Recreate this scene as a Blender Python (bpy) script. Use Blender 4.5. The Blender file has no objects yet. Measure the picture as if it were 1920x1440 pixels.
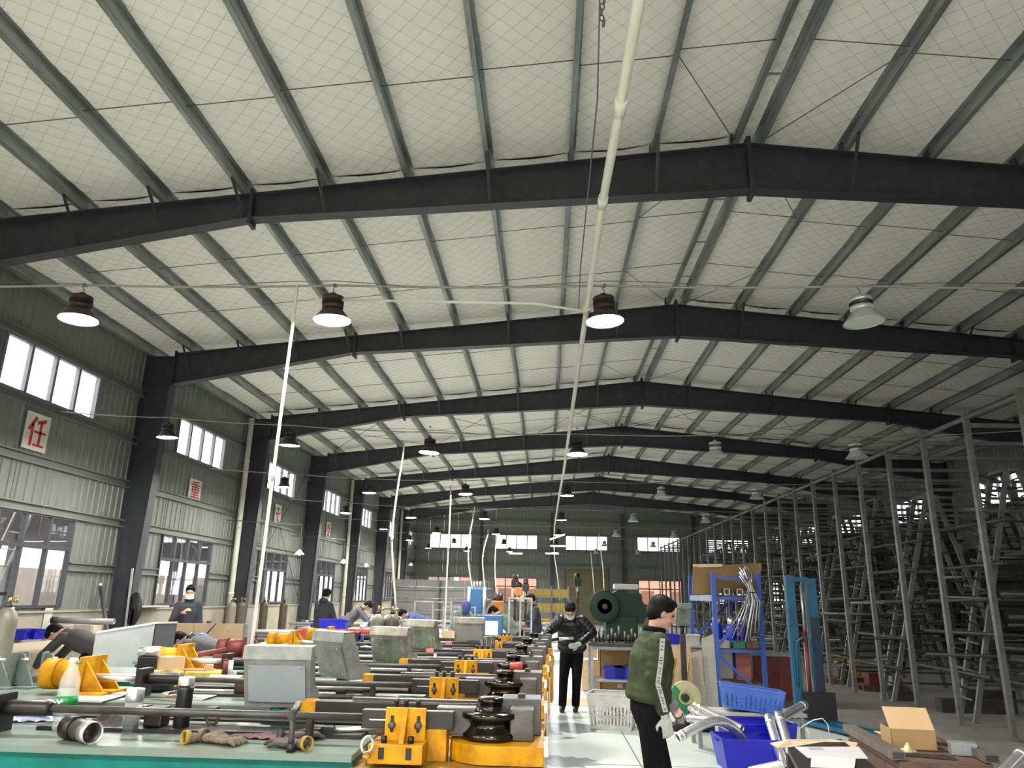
import bpy, bmesh, math, random
from mathutils import Vector, Matrix
R = math.radians
rnd = random.Random(7)
SC = bpy.context.scene
COL = SC.collection
EYE = 1.65

# ------------------------------------------------------------------ camera
YAW, PIT, ROL, FPX = -0.0481, 0.2795, 0.0206, 1390.79
_f = Vector((math.sin(YAW)*math.cos(PIT), math.cos(YAW)*math.cos(PIT), math.sin(PIT)))
_r0 = Vector((math.cos(YAW), -math.sin(YAW), 0)); _u0 = _r0.cross(_f)
_r = math.cos(ROL)*_r0 + math.sin(ROL)*_u0; _u = -math.sin(ROL)*_r0 + math.cos(ROL)*_u0
cd = bpy.data.cameras.new('camera'); cam = bpy.data.objects.new('camera', cd); COL.objects.link(cam)
cd.sensor_fit = 'HORIZONTAL'; cd.sensor_width = 36.0; cd.lens = FPX/1920*36.0; cd.clip_end = 400
m3 = Matrix((_r, _u, -_f)).transposed()
cam.matrix_world = Matrix.Translation((0, 0, EYE)) @ m3.to_4x4()
SC.camera = cam

# ------------------------------------------------------------------ world and exposure
SC.view_settings.view_transform = 'Standard'; SC.view_settings.look = 'None'
SC.view_settings.gamma = 1.0; SC.view_settings.use_curve_mapping = False
SC.view_settings.exposure = 1.08
w = bpy.data.worlds.new('overcast_sky'); SC.world = w; w.use_nodes = True
_bg = w.node_tree.nodes['Background']; _bg.inputs[0].default_value = (1.0, 0.97, 0.97, 1); _bg.inputs[1].default_value = 3.2
LAMP_EMIT = 300.0
_cy = SC.cycles; _cy.max_bounces = 5; _cy.diffuse_bounces = 4; _cy.glossy_bounces = 2; _cy.transmission_bounces = 3; _cy.transparent_max_bounces = 8
_cy.caustics_refractive = False; _cy.use_adaptive_sampling = True; _cy.adaptive_threshold = 0.05

# ------------------------------------------------------------------ pixel <-> place helpers (a pixel of the photo seen at a given depth / height)
def ray(x, y):
    return _f + (x-960)/FPX*_r - (y-720)/FPX*_u
def atY(x, y, Y):
    d = ray(x, y); q = d*(Y/d.y); return Vector((q.x, Y, q.z+EYE))
def atZ(x, y, Z):
    d = ray(x, y); q = d*((Z-EYE)/d.z); return Vector((q.x, q.y, Z))
def atX(x, y, X):
    d = ray(x, y); q = d*(X/d.x); return Vector((X, q.y, q.z+EYE))

# ------------------------------------------------------------------ mesh builder
class MB:
    def __init__(s): s.v = []; s.f = []; s.sm = []
    def add(s, vs, fs, smooth=False):
        n = len(s.v); s.v += [Vector(q) for q in vs]
        s.f += [tuple(i+n for i in f) for f in fs]; s.sm += [smooth]*len(fs); return s
    def box(s, a, b):
        x0, y0, z0 = a; x1, y1, z1 = b
        vs = [(x, y, z) for z in (z0, z1) for y in (y0, y1) for x in (x0, x1)]
        return s.add(vs, [(0,2,3,1),(4,5,7,6),(0,1,5,4),(2,6,7,3),(0,4,6,2),(1,3,7,5)])
    def cbox(s, c, d, rz=0, rx=0, ry=0, bev=0):
        c = Vector(c); h = Vector(d)/2
        M = Matrix.Rotation(rz, 3, 'Z') @ Matrix.Rotation(ry, 3, 'Y') @ Matrix.Rotation(rx, 3, 'X')
        if bev > 0:
            k = min(bev, h.x*.49, h.y*.49, h.z*.49)
            bm = bmesh.new(); bmesh.ops.create_cube(bm, size=1, matrix=Matrix.Diagonal((*d, 1)))
            bmesh.ops.bevel(bm, geom=list(bm.edges), offset=k, segments=2, affect='EDGES', profile=.6)
            bm.verts.ensure_lookup_table()
            vs = [M @ q.co + c for q in bm.verts]; fs = [tuple(q.index for q in f.verts) for f in bm.faces]; bm.free()
            return s.add(vs, fs, False)
        vs = [M @ Vector((x*h.x, y*h.y, z*h.z)) + c for z in (-1, 1) for y in (-1, 1) for x in (-1, 1)]
        return s.add(vs, [(0,2,3,1),(4,5,7,6),(0,1,5,4),(2,6,7,3),(0,4,6,2),(1,3,7,5)])
    def bar(s, a, b, w, h=None, up=(0,0,1)):
        h = h or w; a = Vector(a); b = Vector(b); d = (b-a).normalized(); up = Vector(up)
        if abs(d.dot(up)) > .98: up = Vector((0, 1, 0))
        x = d.cross(up).normalized()*w/2; z = x.cross(d).normalized()*h/2
        vs = [p+i*x+j*z for p in (a, b) for j in (-1, 1) for i in (-1, 1)]
        return s.add(vs, [(0,1,3,2),(4,6,7,5),(0,4,5,1),(2,3,7,6),(0,2,6,4),(1,5,7,3)])
    def tube(s, pts, r, n=10, cap=True, smooth=True):
        pts = [Vector(p) for p in pts]; rr = r if isinstance(r, (list, tuple)) else [r]*len(pts)
        vs = []; fs = []; nv = None
        for i, p in enumerate(pts):
            d = (pts[min(i+1, len(pts)-1)] - pts[max(i-1, 0)]).normalized()
            if nv is None:
                nv = d.orthogonal().normalized()
            nv = (nv - d*nv.dot(d)); nv = nv.normalized() if nv.length > 1e-6 else d.orthogonal().normalized()
            bn = d.cross(nv)
            for k in range(n):
                t = 2*math.pi*k/n; vs.append(p + (nv*math.cos(t)+bn*math.sin(t))*rr[i])
        for i in range(len(pts)-1):
            for k in range(n):
                k2 = (k+1) % n; fs.append((i*n+k, i*n+k2, (i+1)*n+k2, (i+1)*n+k))
        s.add(vs, fs, smooth)
        if cap:
            m = len(s.v)-len(vs); L = (len(pts)-1)*n
            s.f += [tuple(m+k for k in reversed(range(n))), tuple(m+L+k for k in range(n))]; s.sm += [False]*2
        return s
    def pipe(s, pts, r, t=.003, n=14):
        "an open hollow tube"
        rr = r if isinstance(r, (list, tuple)) else [r]*len(pts)
        a = len(s.v); s.tube(pts, rr, n, cap=False); b = len(s.v); s.tube(pts, [q-t for q in rr], n, cap=False)
        k0 = len(s.f)-(len(pts)-1)*n
        for i in range(k0, len(s.f)): s.f[i] = tuple(reversed(s.f[i]))
        L = (len(pts)-1)*n
        for e, fl in ((0, True), (L, False)):
            for k in range(n):
                k2 = (k+1) % n; q = (a+e+k, a+e+k2, b+e+k2, b+e+k)
                s.f.append(tuple(reversed(q)) if fl else q); s.sm.append(False)
        return s
    def lathe(s, prof, c=(0,0,0), n=24, axis='Z', smooth=True, M=None):
        vs = []; fs = []; c = Vector(c)
        for r, z in prof:
            for k in range(n):
                t = 2*math.pi*k/n; q = Vector((r*math.cos(t), r*math.sin(t), z))
                if axis == 'X': q = Vector((q.z, q.x, q.y))
                elif axis == 'Y': q = Vector((q.y, q.z, q.x))
                if M is not None: q = M @ q
                vs.append(q+c)
        for i in range(len(prof)-1):
            for k in range(n):
                k2 = (k+1) % n; fs.append((i*n+k, i*n+k2, (i+1)*n+k2, (i+1)*n+k))
        s.add(vs, fs, smooth); m = len(s.v)-len(vs)
        if prof[0][0] > 1e-5: s.f.append(tuple(m+k for k in reversed(range(n)))); s.sm.append(False)
        if prof[-1][0] > 1e-5: s.f.append(tuple(m+(len(prof)-1)*n+k for k in range(n))); s.sm.append(False)
        return s
    def prism(s, poly, a, b, fn):
        "polygon (2D) extruded between a and b; fn(u, v, t) -> point"
        n = len(poly); vs = [fn(u, v, t) for t in (a, b) for u, v in poly]
        fs = [tuple(reversed(range(n))), tuple(range(n, 2*n))] + [(k, (k+1) % n, n+(k+1) % n, n+k) for k in range(n)]
        return s.add(vs, fs)
    def ball(s, c, r, n=12, m=8, M=None):
        r = r if isinstance(r, (list, tuple)) else (r, r, r); c = Vector(c)
        vs = []; fs = []
        for i in range(m+1):
            ph = math.pi*i/m
            for k in range(n):
                t = 2*math.pi*k/n; q = Vector((r[0]*math.sin(ph)*math.cos(t), r[1]*math.sin(ph)*math.sin(t), -r[2]*math.cos(ph)))
                vs.append((M @ q if M is not None else q)+c)
        for i in range(m):
            for k in range(n):
                k2 = (k+1) % n; fs.append((i*n+k, i*n+k2, (i+1)*n+k2, (i+1)*n+k))
        return s.add(vs, fs, True)
    def grid(s, fn, nu, nv, smooth=True):
        vs = [fn(i/nu, j/nv) for j in range(nv+1) for i in range(nu+1)]
        fs = [(j*(nu+1)+i, j*(nu+1)+i+1, (j+1)*(nu+1)+i+1, (j+1)*(nu+1)+i) for j in range(nv) for i in range(nu)]
        return s.add(vs, fs, smooth)
    def mesh(s, name, clean=False):
        me = bpy.data.meshes.new(name)
        me.from_pydata([tuple(q) for q in s.v], [], s.f)
        bm = bmesh.new(); bm.from_mesh(me)
        sm = s.sm
        for i, f in enumerate(bm.faces):
            if i < len(sm): f.smooth = sm[i]
        bmesh.ops.remove_doubles(bm, verts=bm.verts, dist=1e-5) if clean else None
        bmesh.ops.recalc_face_normals(bm, faces=bm.faces)
        bm.to_mesh(me); bm.free(); return me

def W(o):
    M = Matrix.LocRotScale(o.location, o.rotation_euler, o.scale)
    return (W(o.parent) @ M) if o.parent else M
def obj(name, mb, m, parent=None, loc=None, rz=0, world=False, clean=False):
    me = mb if isinstance(mb, bpy.types.Mesh) else None
    if me is None:
        if world and parent is not None:
            inv = W(parent).inverted(); mb.v = [inv @ q for q in mb.v]
        me = mb.mesh(name, clean)
    if m is not None and not me.materials: me.materials.append(m)
    o = bpy.data.objects.new(name, me); COL.objects.link(o)
    if parent is not None: o.parent = parent
    if loc is not None: o.location = loc
    o.rotation_euler[2] = rz
    return o
def tag(o, label=None, cat=None, group=None, kind=None):
    for k, v in (('label', label), ('category', cat), ('group', group), ('kind', kind)):
        if v: o[k] = v
    return o
def thing(name, label, cat, loc=(0,0,0), rz=0, group=None):
    o = bpy.data.objects.new(name, None); COL.objects.link(o); o.empty_display_size = .1
    o.location = loc; o.rotation_euler = (0, 0, rz); return tag(o, label, cat, group)
def solo(name, mb, m, label, cat, loc=None, rz=0, group=None):
    return tag(obj(name, mb, m, None, loc, rz), label, cat, group)
def struct(name, mb, m, parent=None, loc=None):
    o = obj(name, mb, m, parent, loc)
    if parent is None: o['kind'] = 'structure'
    return o
def sroot(name, loc=(0,0,0)):
    o = bpy.data.objects.new(name, None); COL.objects.link(o); o.location = loc; o.empty_display_size = .1
    o['kind'] = 'structure'; return o
def dup(o, parent=None, loc=None, rz=None, label=None, group=None):
    c = o.copy(); COL.objects.link(c); c.parent = parent
    if loc is not None: c.location = loc
    if rz is not None: c.rotation_euler[2] = rz
    if label: c['label'] = label
    if group: c['group'] = group
    for ch in list(o.children): dup(ch, c)
    return c

# ------------------------------------------------------------------ materials
MATS = {}
def mat(name, col, rough=.6, metal=0, var=.12, scale=6, bump=0, bscale=40, alpha=None, col2=None, emit=None, stretch=None, spec=None):
    if name in MATS: return MATS[name]
    m = bpy.data.materials.new(name); m.use_nodes = True; nt = m.node_tree; N = nt.nodes; L = nt.links
    b = N['Principled BSDF']; b.inputs['Roughness'].default_value = rough; b.inputs['Metallic'].default_value = metal
    if spec is not None: b.inputs['Specular IOR Level'].default_value = spec
    c = (*col, 1)
    if emit:
        b.inputs['Emission Color'].default_value = (*emit[0], 1); b.inputs['Emission Strength'].default_value = emit[1]
    if var > 0 or col2:
        tc = N.new('ShaderNodeTexCoord'); mp = N.new('ShaderNodeMapping'); mp.inputs['Scale'].default_value = stretch or (1, 1, 1)
        no = N.new('ShaderNodeTexNoise'); no.inputs['Scale'].default_value = scale; no.inputs['Detail'].default_value = 6; no.inputs['Roughness'].default_value = .65
        rp = N.new('ShaderNodeValToRGB'); e = rp.color_ramp.elements
        e[0].position = .32; e[1].position = .68
        e[0].color = (*(col2 or [max(0, q*(1-var*1.6)) for q in col]), 1); e[1].color = (*[min(1, q*(1+var*.5)) for q in col], 1)
        L.new(tc.outputs['Object'], mp.inputs[0]); L.new(mp.outputs[0], no.inputs['Vector']); L.new(no.outputs['Fac'], rp.inputs[0]); L.new(rp.outputs[0], b.inputs['Base Color'])
        if bump > 0:
            n2 = N.new('ShaderNodeTexNoise'); n2.inputs['Scale'].default_value = bscale; n2.inputs['Detail'].default_value = 3
            bp = N.new('ShaderNodeBump'); bp.inputs['Strength'].default_value = bump; bp.inputs['Distance'].default_value = .02
            L.new(mp.outputs[0], n2.inputs['Vector']); L.new(n2.outputs['Fac'], bp.inputs['Height']); L.new(bp.outputs[0], b.inputs['Normal'])
    else:
        b.inputs['Base Color'].default_value = c
    if alpha is not None:
        b.inputs['Alpha'].default_value = alpha
    MATS[name] = m; return m
def glass_mat(name, tint, gloss=.1, rough=.02):
    if name in MATS: return MATS[name]
    m = bpy.data.materials.new(name); m.use_nodes = True; nt = m.node_tree; N = nt.nodes; L = nt.links; N.clear()
    o = N.new('ShaderNodeOutputMaterial'); mx = N.new('ShaderNodeMixShader'); t = N.new('ShaderNodeBsdfTransparent'); g = N.new('ShaderNodeBsdfGlossy')
    t.inputs[0].default_value = (*tint, 1); g.inputs['Roughness'].default_value = rough
    lw = N.new('ShaderNodeLayerWeight'); lw.inputs[0].default_value = .15
    mm = N.new('ShaderNodeMath'); mm.operation = 'MULTIPLY'; mm.inputs[1].default_value = gloss*4; L.new(lw.outputs['Fresnel'], mm.inputs[0])
    L.new(mm.outputs[0], mx.inputs[0]); L.new(t.outputs[0], mx.inputs[1]); L.new(g.outputs[0], mx.inputs[2]); L.new(mx.outputs[0], o.inputs[0])
    MATS[name] = m; return m

M_FLOOR = mat('painted_concrete', (.54, .575, .50), .46, 0, .10, 1.2, .05, 12)
M_DUSTY = mat('dusty_concrete', (.27, .255, .22), .55, 0, .18, 1.6, .08, 14)
M_WALL = mat('grey_sheet_metal', (.20, .215, .20), .5, .2, .06, 2)
M_WALLB = mat('grey_sheet_back', (.19, .20, .185), .5, .2, .06, 2)
M_PLAST = mat('beige_plaster', (.34, .31, .25), .85, 0, .12, 3, .1, 30)
M_STEEL = mat('dark_blue_paint', (.050, .053, .064), .45, .1, .2, 5)
M_GALV = mat('galvanised', (.36, .40, .40), .42, .6, .35, 5, 0, 40, stretch=(1, .15, 1))
M_FOIL = mat('white_foil', (.91, .89, .84), .45, 0, .03, 1.5, .12, 5, spec=.3)
M_WIRE = mat('net_wire', (.35, .34, .32), .5, .3, 0)
M_ROD = mat('rod_steel', (.14, .14, .14), .5, .5, 0)
M_ALU = mat('aluminium_white', (.20, .21, .23), .5, .2, .05)
M_DKFRAME = mat('window_dark_frame', (.05, .055, .065), .45, .2, .1)
M_GLASS = glass_mat('window_glass', (.93, .95, .95))
M_PVC = mat('pvc_cream', (.70, .67, .58), .4, 0, .08, 3)
M_GUT = mat('rust_edge', (.10, .055, .04), .8, 0, .3, 20)

# ------------------------------------------------------------------ building shell
XL, XR, XC = -8.86, 14.52, 2.83
Y0, Y1 = -8.65, 51.35
FR = [3.35+6*k for k in range(-2, 9)]          # portal frames
def ztop(x): return 7.88-.108*abs(x-XC)       # top of the rafters
def zbot(x):
    d = abs(x-XC)
    return 7.15-.0596*d if d <= 7.05 else 6.73-.19*(d-7.05)

fl = sroot('floor')
mb = MB()
mb.grid(lambda u, v: Vector((XL+(3.9-XL)*u, Y0+(Y1-Y0)*v, 0)), 4, 12, False)
obj('floor_slab', mb, M_FLOOR, fl)
mb = MB(); mb.grid(lambda u, v: Vector((3.9+(XR-3.9)*u, Y0+(Y1-Y0)*v, 0)), 4, 12, False); obj('floor_slab', mb, M_DUSTY, fl)
mb = MB(); mb.box((XL, Y0, -.2), (XR, Y1, -.01)); obj('floor_base', mb, M_DUSTY, fl)

# roof: insulation panels, purlins, sag rods
ce = sroot('ceiling', (XC, 0, 0))
PX = [.17+1.165*k for k in range(10)] + [11.55]
def foil(seed):
    r2 = random.Random(seed); ph = [r2.uniform(0, 6.28) for _ in range(8)]
    def fn(u, v):
        sag = -.05*math.sin(math.pi*u)*(.7+.3*math.sin(5*v+ph[0]))
        e = math.sin(math.pi*u)
        z = sag + (.010*math.sin(18*v+ph[1]+3*u) + .007*math.sin(31*v+ph[2]))*e
        return Vector((u, v*6, z))
    return MB().grid(fn, 6, 36)
fm = []
for i in range(4):
    me = foil(i).mesh('insulation_panel'); me.materials.append(M_FOIL); fm.append(me)
ZF = .20
zpm = MB(); wv = .2
zpm.bar((0, 0, -.1), (0, 6, -.1), .006, .2); zpm.bar((.03, 0, -.197), (.03, 6, -.197), .065, .006); zpm.bar((-.03, 0, -.003), (-.03, 6, -.003), .065, .006); zpm.bar((.061, 0, -.19), (.061, 6, -.19), .004, .02)
pm = zpm.mesh('purlin'); pm.materials.append(M_GALV)
for side in (-1, 1):
    tilt = math.atan(.108)*(-1 if side > 0 else 1)
    for b in range(len(FR)-1):
        for k in range(len(PX)):
            o = obj('purlin', pm, None, ce); x = PX[k]
            o.location = (side*x, FR[b], ztop(XC+x)+.2); o.rotation_euler = (0, -tilt, 0)
            if side < 0: o.scale = (-1, 1, 1)
            if k == len(PX)-1: continue
            x2 = PX[k+1]
            o = obj('insulation_panel', fm[(b*3+k*2+(side > 0)) % 4], None, ce)
            o.location = (side*x, FR[b], ztop(XC+x)+ZF); o.scale = (side*(x2-x), 1, 1); o.rotation_euler = (0, -tilt, 0)
    for b in range(1, len(FR)-1):
        if b < 7:                              # diagonal sag rods beside the ridge
            for ya, yb in ((FR[b], FR[b]+2), (FR[b]+6, FR[b]+4)):
                obj('sag_rod', MB().tube([(side*.2, ya+(.1 if yb > ya else -.1), ztop(XC)+.03), (side*PX[1], yb, ztop(XC+PX[1])+.08)], .0065, 5), M_ROD, ce)
        for t in (2.0, 4.0):
            for k in range(len(PX)-2):
                if b > 5 and k % 3: continue
                k2 = min(k+3, len(PX)-2) if b > 5 else k+1
                yy = FR[b]+t+(.05 if k % 2 else -.05)
                r_ = MB().tube([(side*PX[k], yy, ztop(XC+PX[k])+.08), (side*PX[k2], yy, ztop(XC+PX[k2])+.08)], .0065, 5)
                obj('sag_rod', r_, M_ROD, ce)
mb = MB()
for b in range(len(FR)-1): mb.box((-.19, FR[b], 8.07), (.19, FR[b]+6, 8.075))
obj('ridge_sheet', mb, M_FOIL, ce)
for b in range(1, len(FR)-1):
    for t in (1.5, 3, 4.5): obj('ridge_spacer', MB().box((-.17, FR[b]+t-.02, 7.90), (.17, FR[b]+t+.02, 7.91)), M_GALV, ce)
mb = MB()                                      # outer roof skin keeps the sky out
for s_ in (-1, 1):
    xe = XR-XC+.4
    mb.add([(0, Y0, 8.35), (s_*xe, Y0, ztop(XC+xe)+.45), (s_*xe, Y1+.3, ztop(XC+xe)+.45), (0, Y1+.3, 8.35)], [(0, 1, 2, 3)])
obj('roof_sheet', mb, M_WALLB, ce)
# the diamond wire net that carries the insulation
mb = MB(); sp = .27
for s_ in (-1, 1):
    wd = 11.6
    for dg in (-1, 1):
        c = -wd
        while c < 44:
            pts = []
            ya, yb = c, c+wd
            if dg < 0: ya, yb = yb, ya
            a = [0, ya]; b = [wd, yb]
            lo, hi = -1.0, 33.0
            def clip(p, q):
                p = p[:]
                if p[1] < lo: t = (lo-p[1])/(q[1]-p[1]); p = [p[0]+t*(q[0]-p[0]), lo]
                elif p[1] > hi: t = (hi-p[1])/(q[1]-p[1]); p = [p[0]+t*(q[0]-p[0]), hi]
                return p
            if max(ya, yb) > lo and min(ya, yb) < hi:
                a2 = clip(a, b); b2 = clip(b, a)
                n = max(1, int(abs(b2[0]-a2[0])/1.165*2))
                for q in range(n):
                    p_ = [a2[0]+(b2[0]-a2[0])*q/n, a2[1]+(b2[1]-a2[1])*q/n]; p2 = [a2[0]+(b2[0]-a2[0])*(q+1)/n, a2[1]+(b2[1]-a2[1])*(q+1)/n]
                    def zz(x):
                        u = ((x-.17) % 1.165)/1.165; return ztop(XC+x)+ZF-.062*math.sin(math.pi*u)-.022
                    mb.tube([(s_*p_[0], p_[1], zz(p_[0])), (s_*p2[0], p2[1], zz(p2[0]))], .0016, 3, cap=False, smooth=False)
            c += sp
o = obj('wire_net', mb, M_WIRE, ce); o['kind'] = 'stuff'

# portal frames
def ibeam(mb, prof, y, half=.1, t=.014):
    "prof: list of (x, zb, zt) along the rafter"
    for (xa, ba, ta), (xb, bb, tb) in zip(prof, prof[1:]):
        mb.add([(xa, y-.005, ba), (xb, y-.005, bb), (xb, y-.005, tb), (xa, y-.005, ta), (xa, y+.005, ba), (xb, y+.005, bb), (xb, y+.005, tb), (xa, y+.005, ta)],
               [(0, 1, 2, 3), (7, 6, 5, 4), (0, 4, 5, 1), (3, 2, 6, 7), (0, 3, 7, 4), (1, 5, 6, 2)])
        for za, zb_, s_ in ((ba, bb, 1), (ta, tb, -1)):
            vs = [(x, yy, z) for x, z0 in ((xa, za), (xb, zb_)) for yy in (y-half, y+half) for z in (z0, z0+s_*t)]
            mb.add(vs, [(0, 1, 3, 2), (4, 6, 7, 5), (0, 4, 5, 1), (2, 3, 7, 6), (0, 2, 6, 4), (1, 5, 7, 3)])
def portal(y, far=False):
    root = sroot('portal_frame', (XC, y, 0))
    for s_ in (-1, 1):
        X = lambda d: s_*d
        Lk = 7.05; Lc = XR-XC-.66; Le = XR-XC
        if y > 51: continue
        obj('rafter', (lambda m: (ibeam(m, [(X(.012), zbot(XC), ztop(XC)), (X(Lk), zbot(XC+Lk), ztop(XC+Lk))], 0), m)[1])(MB()), M_STEEL, root)
        obj('haunch', (lambda m: (ibeam(m, [(X(Lk+.02), zbot(XC+Lk), ztop(XC+Lk)), (X(Lc), zbot(XC+Lc), ztop(XC+Lc))], 0), m)[1])(MB()), M_STEEL, root)
        kn = MB(); zc = zbot(XC+Lc)
        kn.box((X(Lc), -.006, zc), (X(Le), .006, ztop(XC+Le)))
        for z in (zc, ztop(XC+Le)-.02): kn.box((X(Lc), -.1, z), (X(Le), .1, z+.016))
        kn.box((X(Lc)-.012, -.1, zc-.06), (X(Lc)+.012, .1, ztop(XC+Lc)+.06)); kn.box((X(Le)-.012, -.1, zc), (X(Le)+.012, .1, ztop(XC+Le)))
        obj('knee_plate', kn, M_STEEL, root)
        co = MB(); a0, a1 = Le-.16, Le-.47       # tapered column
        a0t, a1t = Le-.01, Lc
        def fl_(xa, xb, s2):
            vs = [(x+dx, yy, z) for x, z in ((xa, 0), (xb, zc)) for yy in (-.13, .13) for dx in (0, .016)]
            co.add([(X(1)*v[0], v[1], v[2]) for v in vs], [(0, 1, 3, 2), (4, 6, 7, 5), (0, 4, 5, 1), (2, 3, 7, 6), (0, 2, 6, 4), (1, 5, 7, 3)])
        fl_(a0, a0t, 1); fl_(a1, a1t, -1)
        vs = [(X(x), yy, z) for yy in (-.006, .006) for x, z in ((a0, 0), (a0t, zc), (a1t, zc), (a1, 0))]
        co.add(vs, [(0, 1, 2, 3), (7, 6, 5, 4), (0, 4, 5, 1), (1, 5, 6, 2), (2, 6, 7, 3), (3, 7, 4, 0)])
        obj('column', co, M_STEEL, root)
        ep = MB(); ep.box((X(Lk)-.02, -.11, zbot(XC+Lk)-.09), (X(Lk)+.03, .11, ztop(XC+Lk)+.07)); obj('end_plate', ep, M_STEEL, root)
        if y < 40:
            for k in range(1, len(PX)-1):
                x = PX[k]
                cl = MB(); cl.box((X(x)-.045, -.06, ztop(XC+x)), (X(x)-.033, .06, ztop(XC+x)+.17)); obj('purlin_cleat', cl, M_STEEL, root)
                if k % 2 == 1 or (s_ < 0 and k > 5):
                    fb = MB(); fb.bar((X(x), -.55, ztop(XC+x)+.02), (X(x)+.02, -.06, zbot(XC+x)+.05), .045, .008); fb.bar((X(x), -.55, ztop(XC+x)+.02), (X(x)+.02, -.06, zbot(XC+x)+.05), .008, .045)
                    obj('fly_brace', fb, M_STEEL, root)
    if y < 51:
        ep = MB(); ep.box((-.03, -.11, zbot(XC)-.09), (.03, .11, ztop(XC)+.1)); obj('end_plate', ep, M_STEEL, root)
        for dx in (-.22, .22): obj('purlin_cleat', MB().box((dx-.01, -.06, ztop(XC)-.02), (dx+.01, .06, ztop(XC)+.19)), M_STEEL, root)
    return root
for y in FR[1:-1]: portal(y)
# cross bracing rods under the roof
for ya, yb in ((21.35, 27.35),):
    for xa, xb in ((XL+.5, -4.2), (-4.2, -.6), (-.6, XC-.1), (XC+.1, 6.3), (6.3, 9.8), (9.8, XR-.5)):
        for p, q in (((xa, ya), (xb, yb)), ((xa, yb), (xb, ya))):
            m_ = MB().tube([(p[0]-XC, p[1], ztop(p[0])-.06), (q[0]-XC, q[1], ztop(q[0])-.06)], .009, 5)
            obj('brace_rod', m_, M_ROD, ce)

# side and gable walls made of ribbed sheets
def sheet_mesh(wd, ht, ribs=4):
    mb = MB(); n = ribs; p = [(0, 0)]
    for k in range(n):
        c = wd*(k+.5)/n; p += [(c-.035, 0), (c-.02, .018), (c+.02, .018), (c+.035, 0)]
    p += [(wd-.012, 0), (wd-.006, .012), (wd, .012)]
    vs = [(x, d, z) for z in (0, ht) for x, d in p]; k = len(p)
    mb.add(vs, [(i, i+1, k+i+1, k+i) for i in range(k-1)])
    me = mb.mesh('wall_sheet'); me.materials.append(M_WALL); return me
SHEETS = {}
def sheet(parent, u0, u1, z0, z1, place):
    key = (round(u1-u0, 3), round(z1-z0, 3))
    if key not in SHEETS: SHEETS[key] = sheet_mesh(u1-u0, z1-z0, max(2, round((u1-u0)/.21)))
    o = obj('wall_sheet', SHEETS[key], None, parent); place(o, u0, z0)
WC = [0, .86, 1.72, 2.61, 3.50, 4.40, 5.2, 6.0]
WZ = dict(s=1.30, lt=2.90, us=4.77, ut=5.70)
EAVE = 6.86
def girt_mesh(ln):
    mb = MB(); mb.box((0, 0, -.08), (ln, .006, .08)); mb.box((0, 0, .074), (ln, .07, .08)); mb.box((0, 0, -.08), (ln, .07, -.074)); mb.box((0, .066, .055), (ln, .07, .08)); mb.box((0, .066, -.08), (ln, .07, -.055))
    me = mb.mesh('girt'); me.materials.append(M_WALLB); return me
GM = girt_mesh(5.98)
def window(name, parent_loc, rz, wd, z0, z1, cols, transom=None, frame=M_ALU, cols2=None):
    "window in local x (width) / z, wall plane y=0, inside +y"
    r_ = sroot(name, parent_loc); r_.rotation_euler[2] = rz
    fr = MB(); t = .05
    for a, b in (((0, -.03, z0), (t, .06, z1)), ((wd-t, -.03, z0), (wd, .06, z1)), ((t, -.03, z0), (wd-t, .06, z0+t)), ((t, -.03, z1-t), (wd-t, .06, z1))): fr.box(a, b)
    obj('window_frame', fr, frame, r_)
    bands = [(z0+t, z1-t, cols)] if transom is None else [(z0+t, transom-.03, cols2 or cols), (transom+.03, z1-t, cols)]
    if transom is not None: obj('transom', MB().box((t, -.03, transom-.035), (wd-t, .06, transom+.035)), frame, r_)
    for za, zb_, n in bands:
        for k in range(1, n): obj('mullion', MB().box((wd*k/n-.034, -.025, za), (wd*k/n+.034, .05, zb_)), frame, r_)
        for k in range(n):
            a = max(t, wd*k/n+.022); b = min(wd-t, wd*(k+1)/n-.022)
            obj('pane', MB().box((a, 0, za), (b, .004, zb_)), M_GLASS, r_)
    return r_
WIN_N = [0]
def nextwin(): WIN_N[0] += 1; return 'window_%d' % WIN_N[0]
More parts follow.
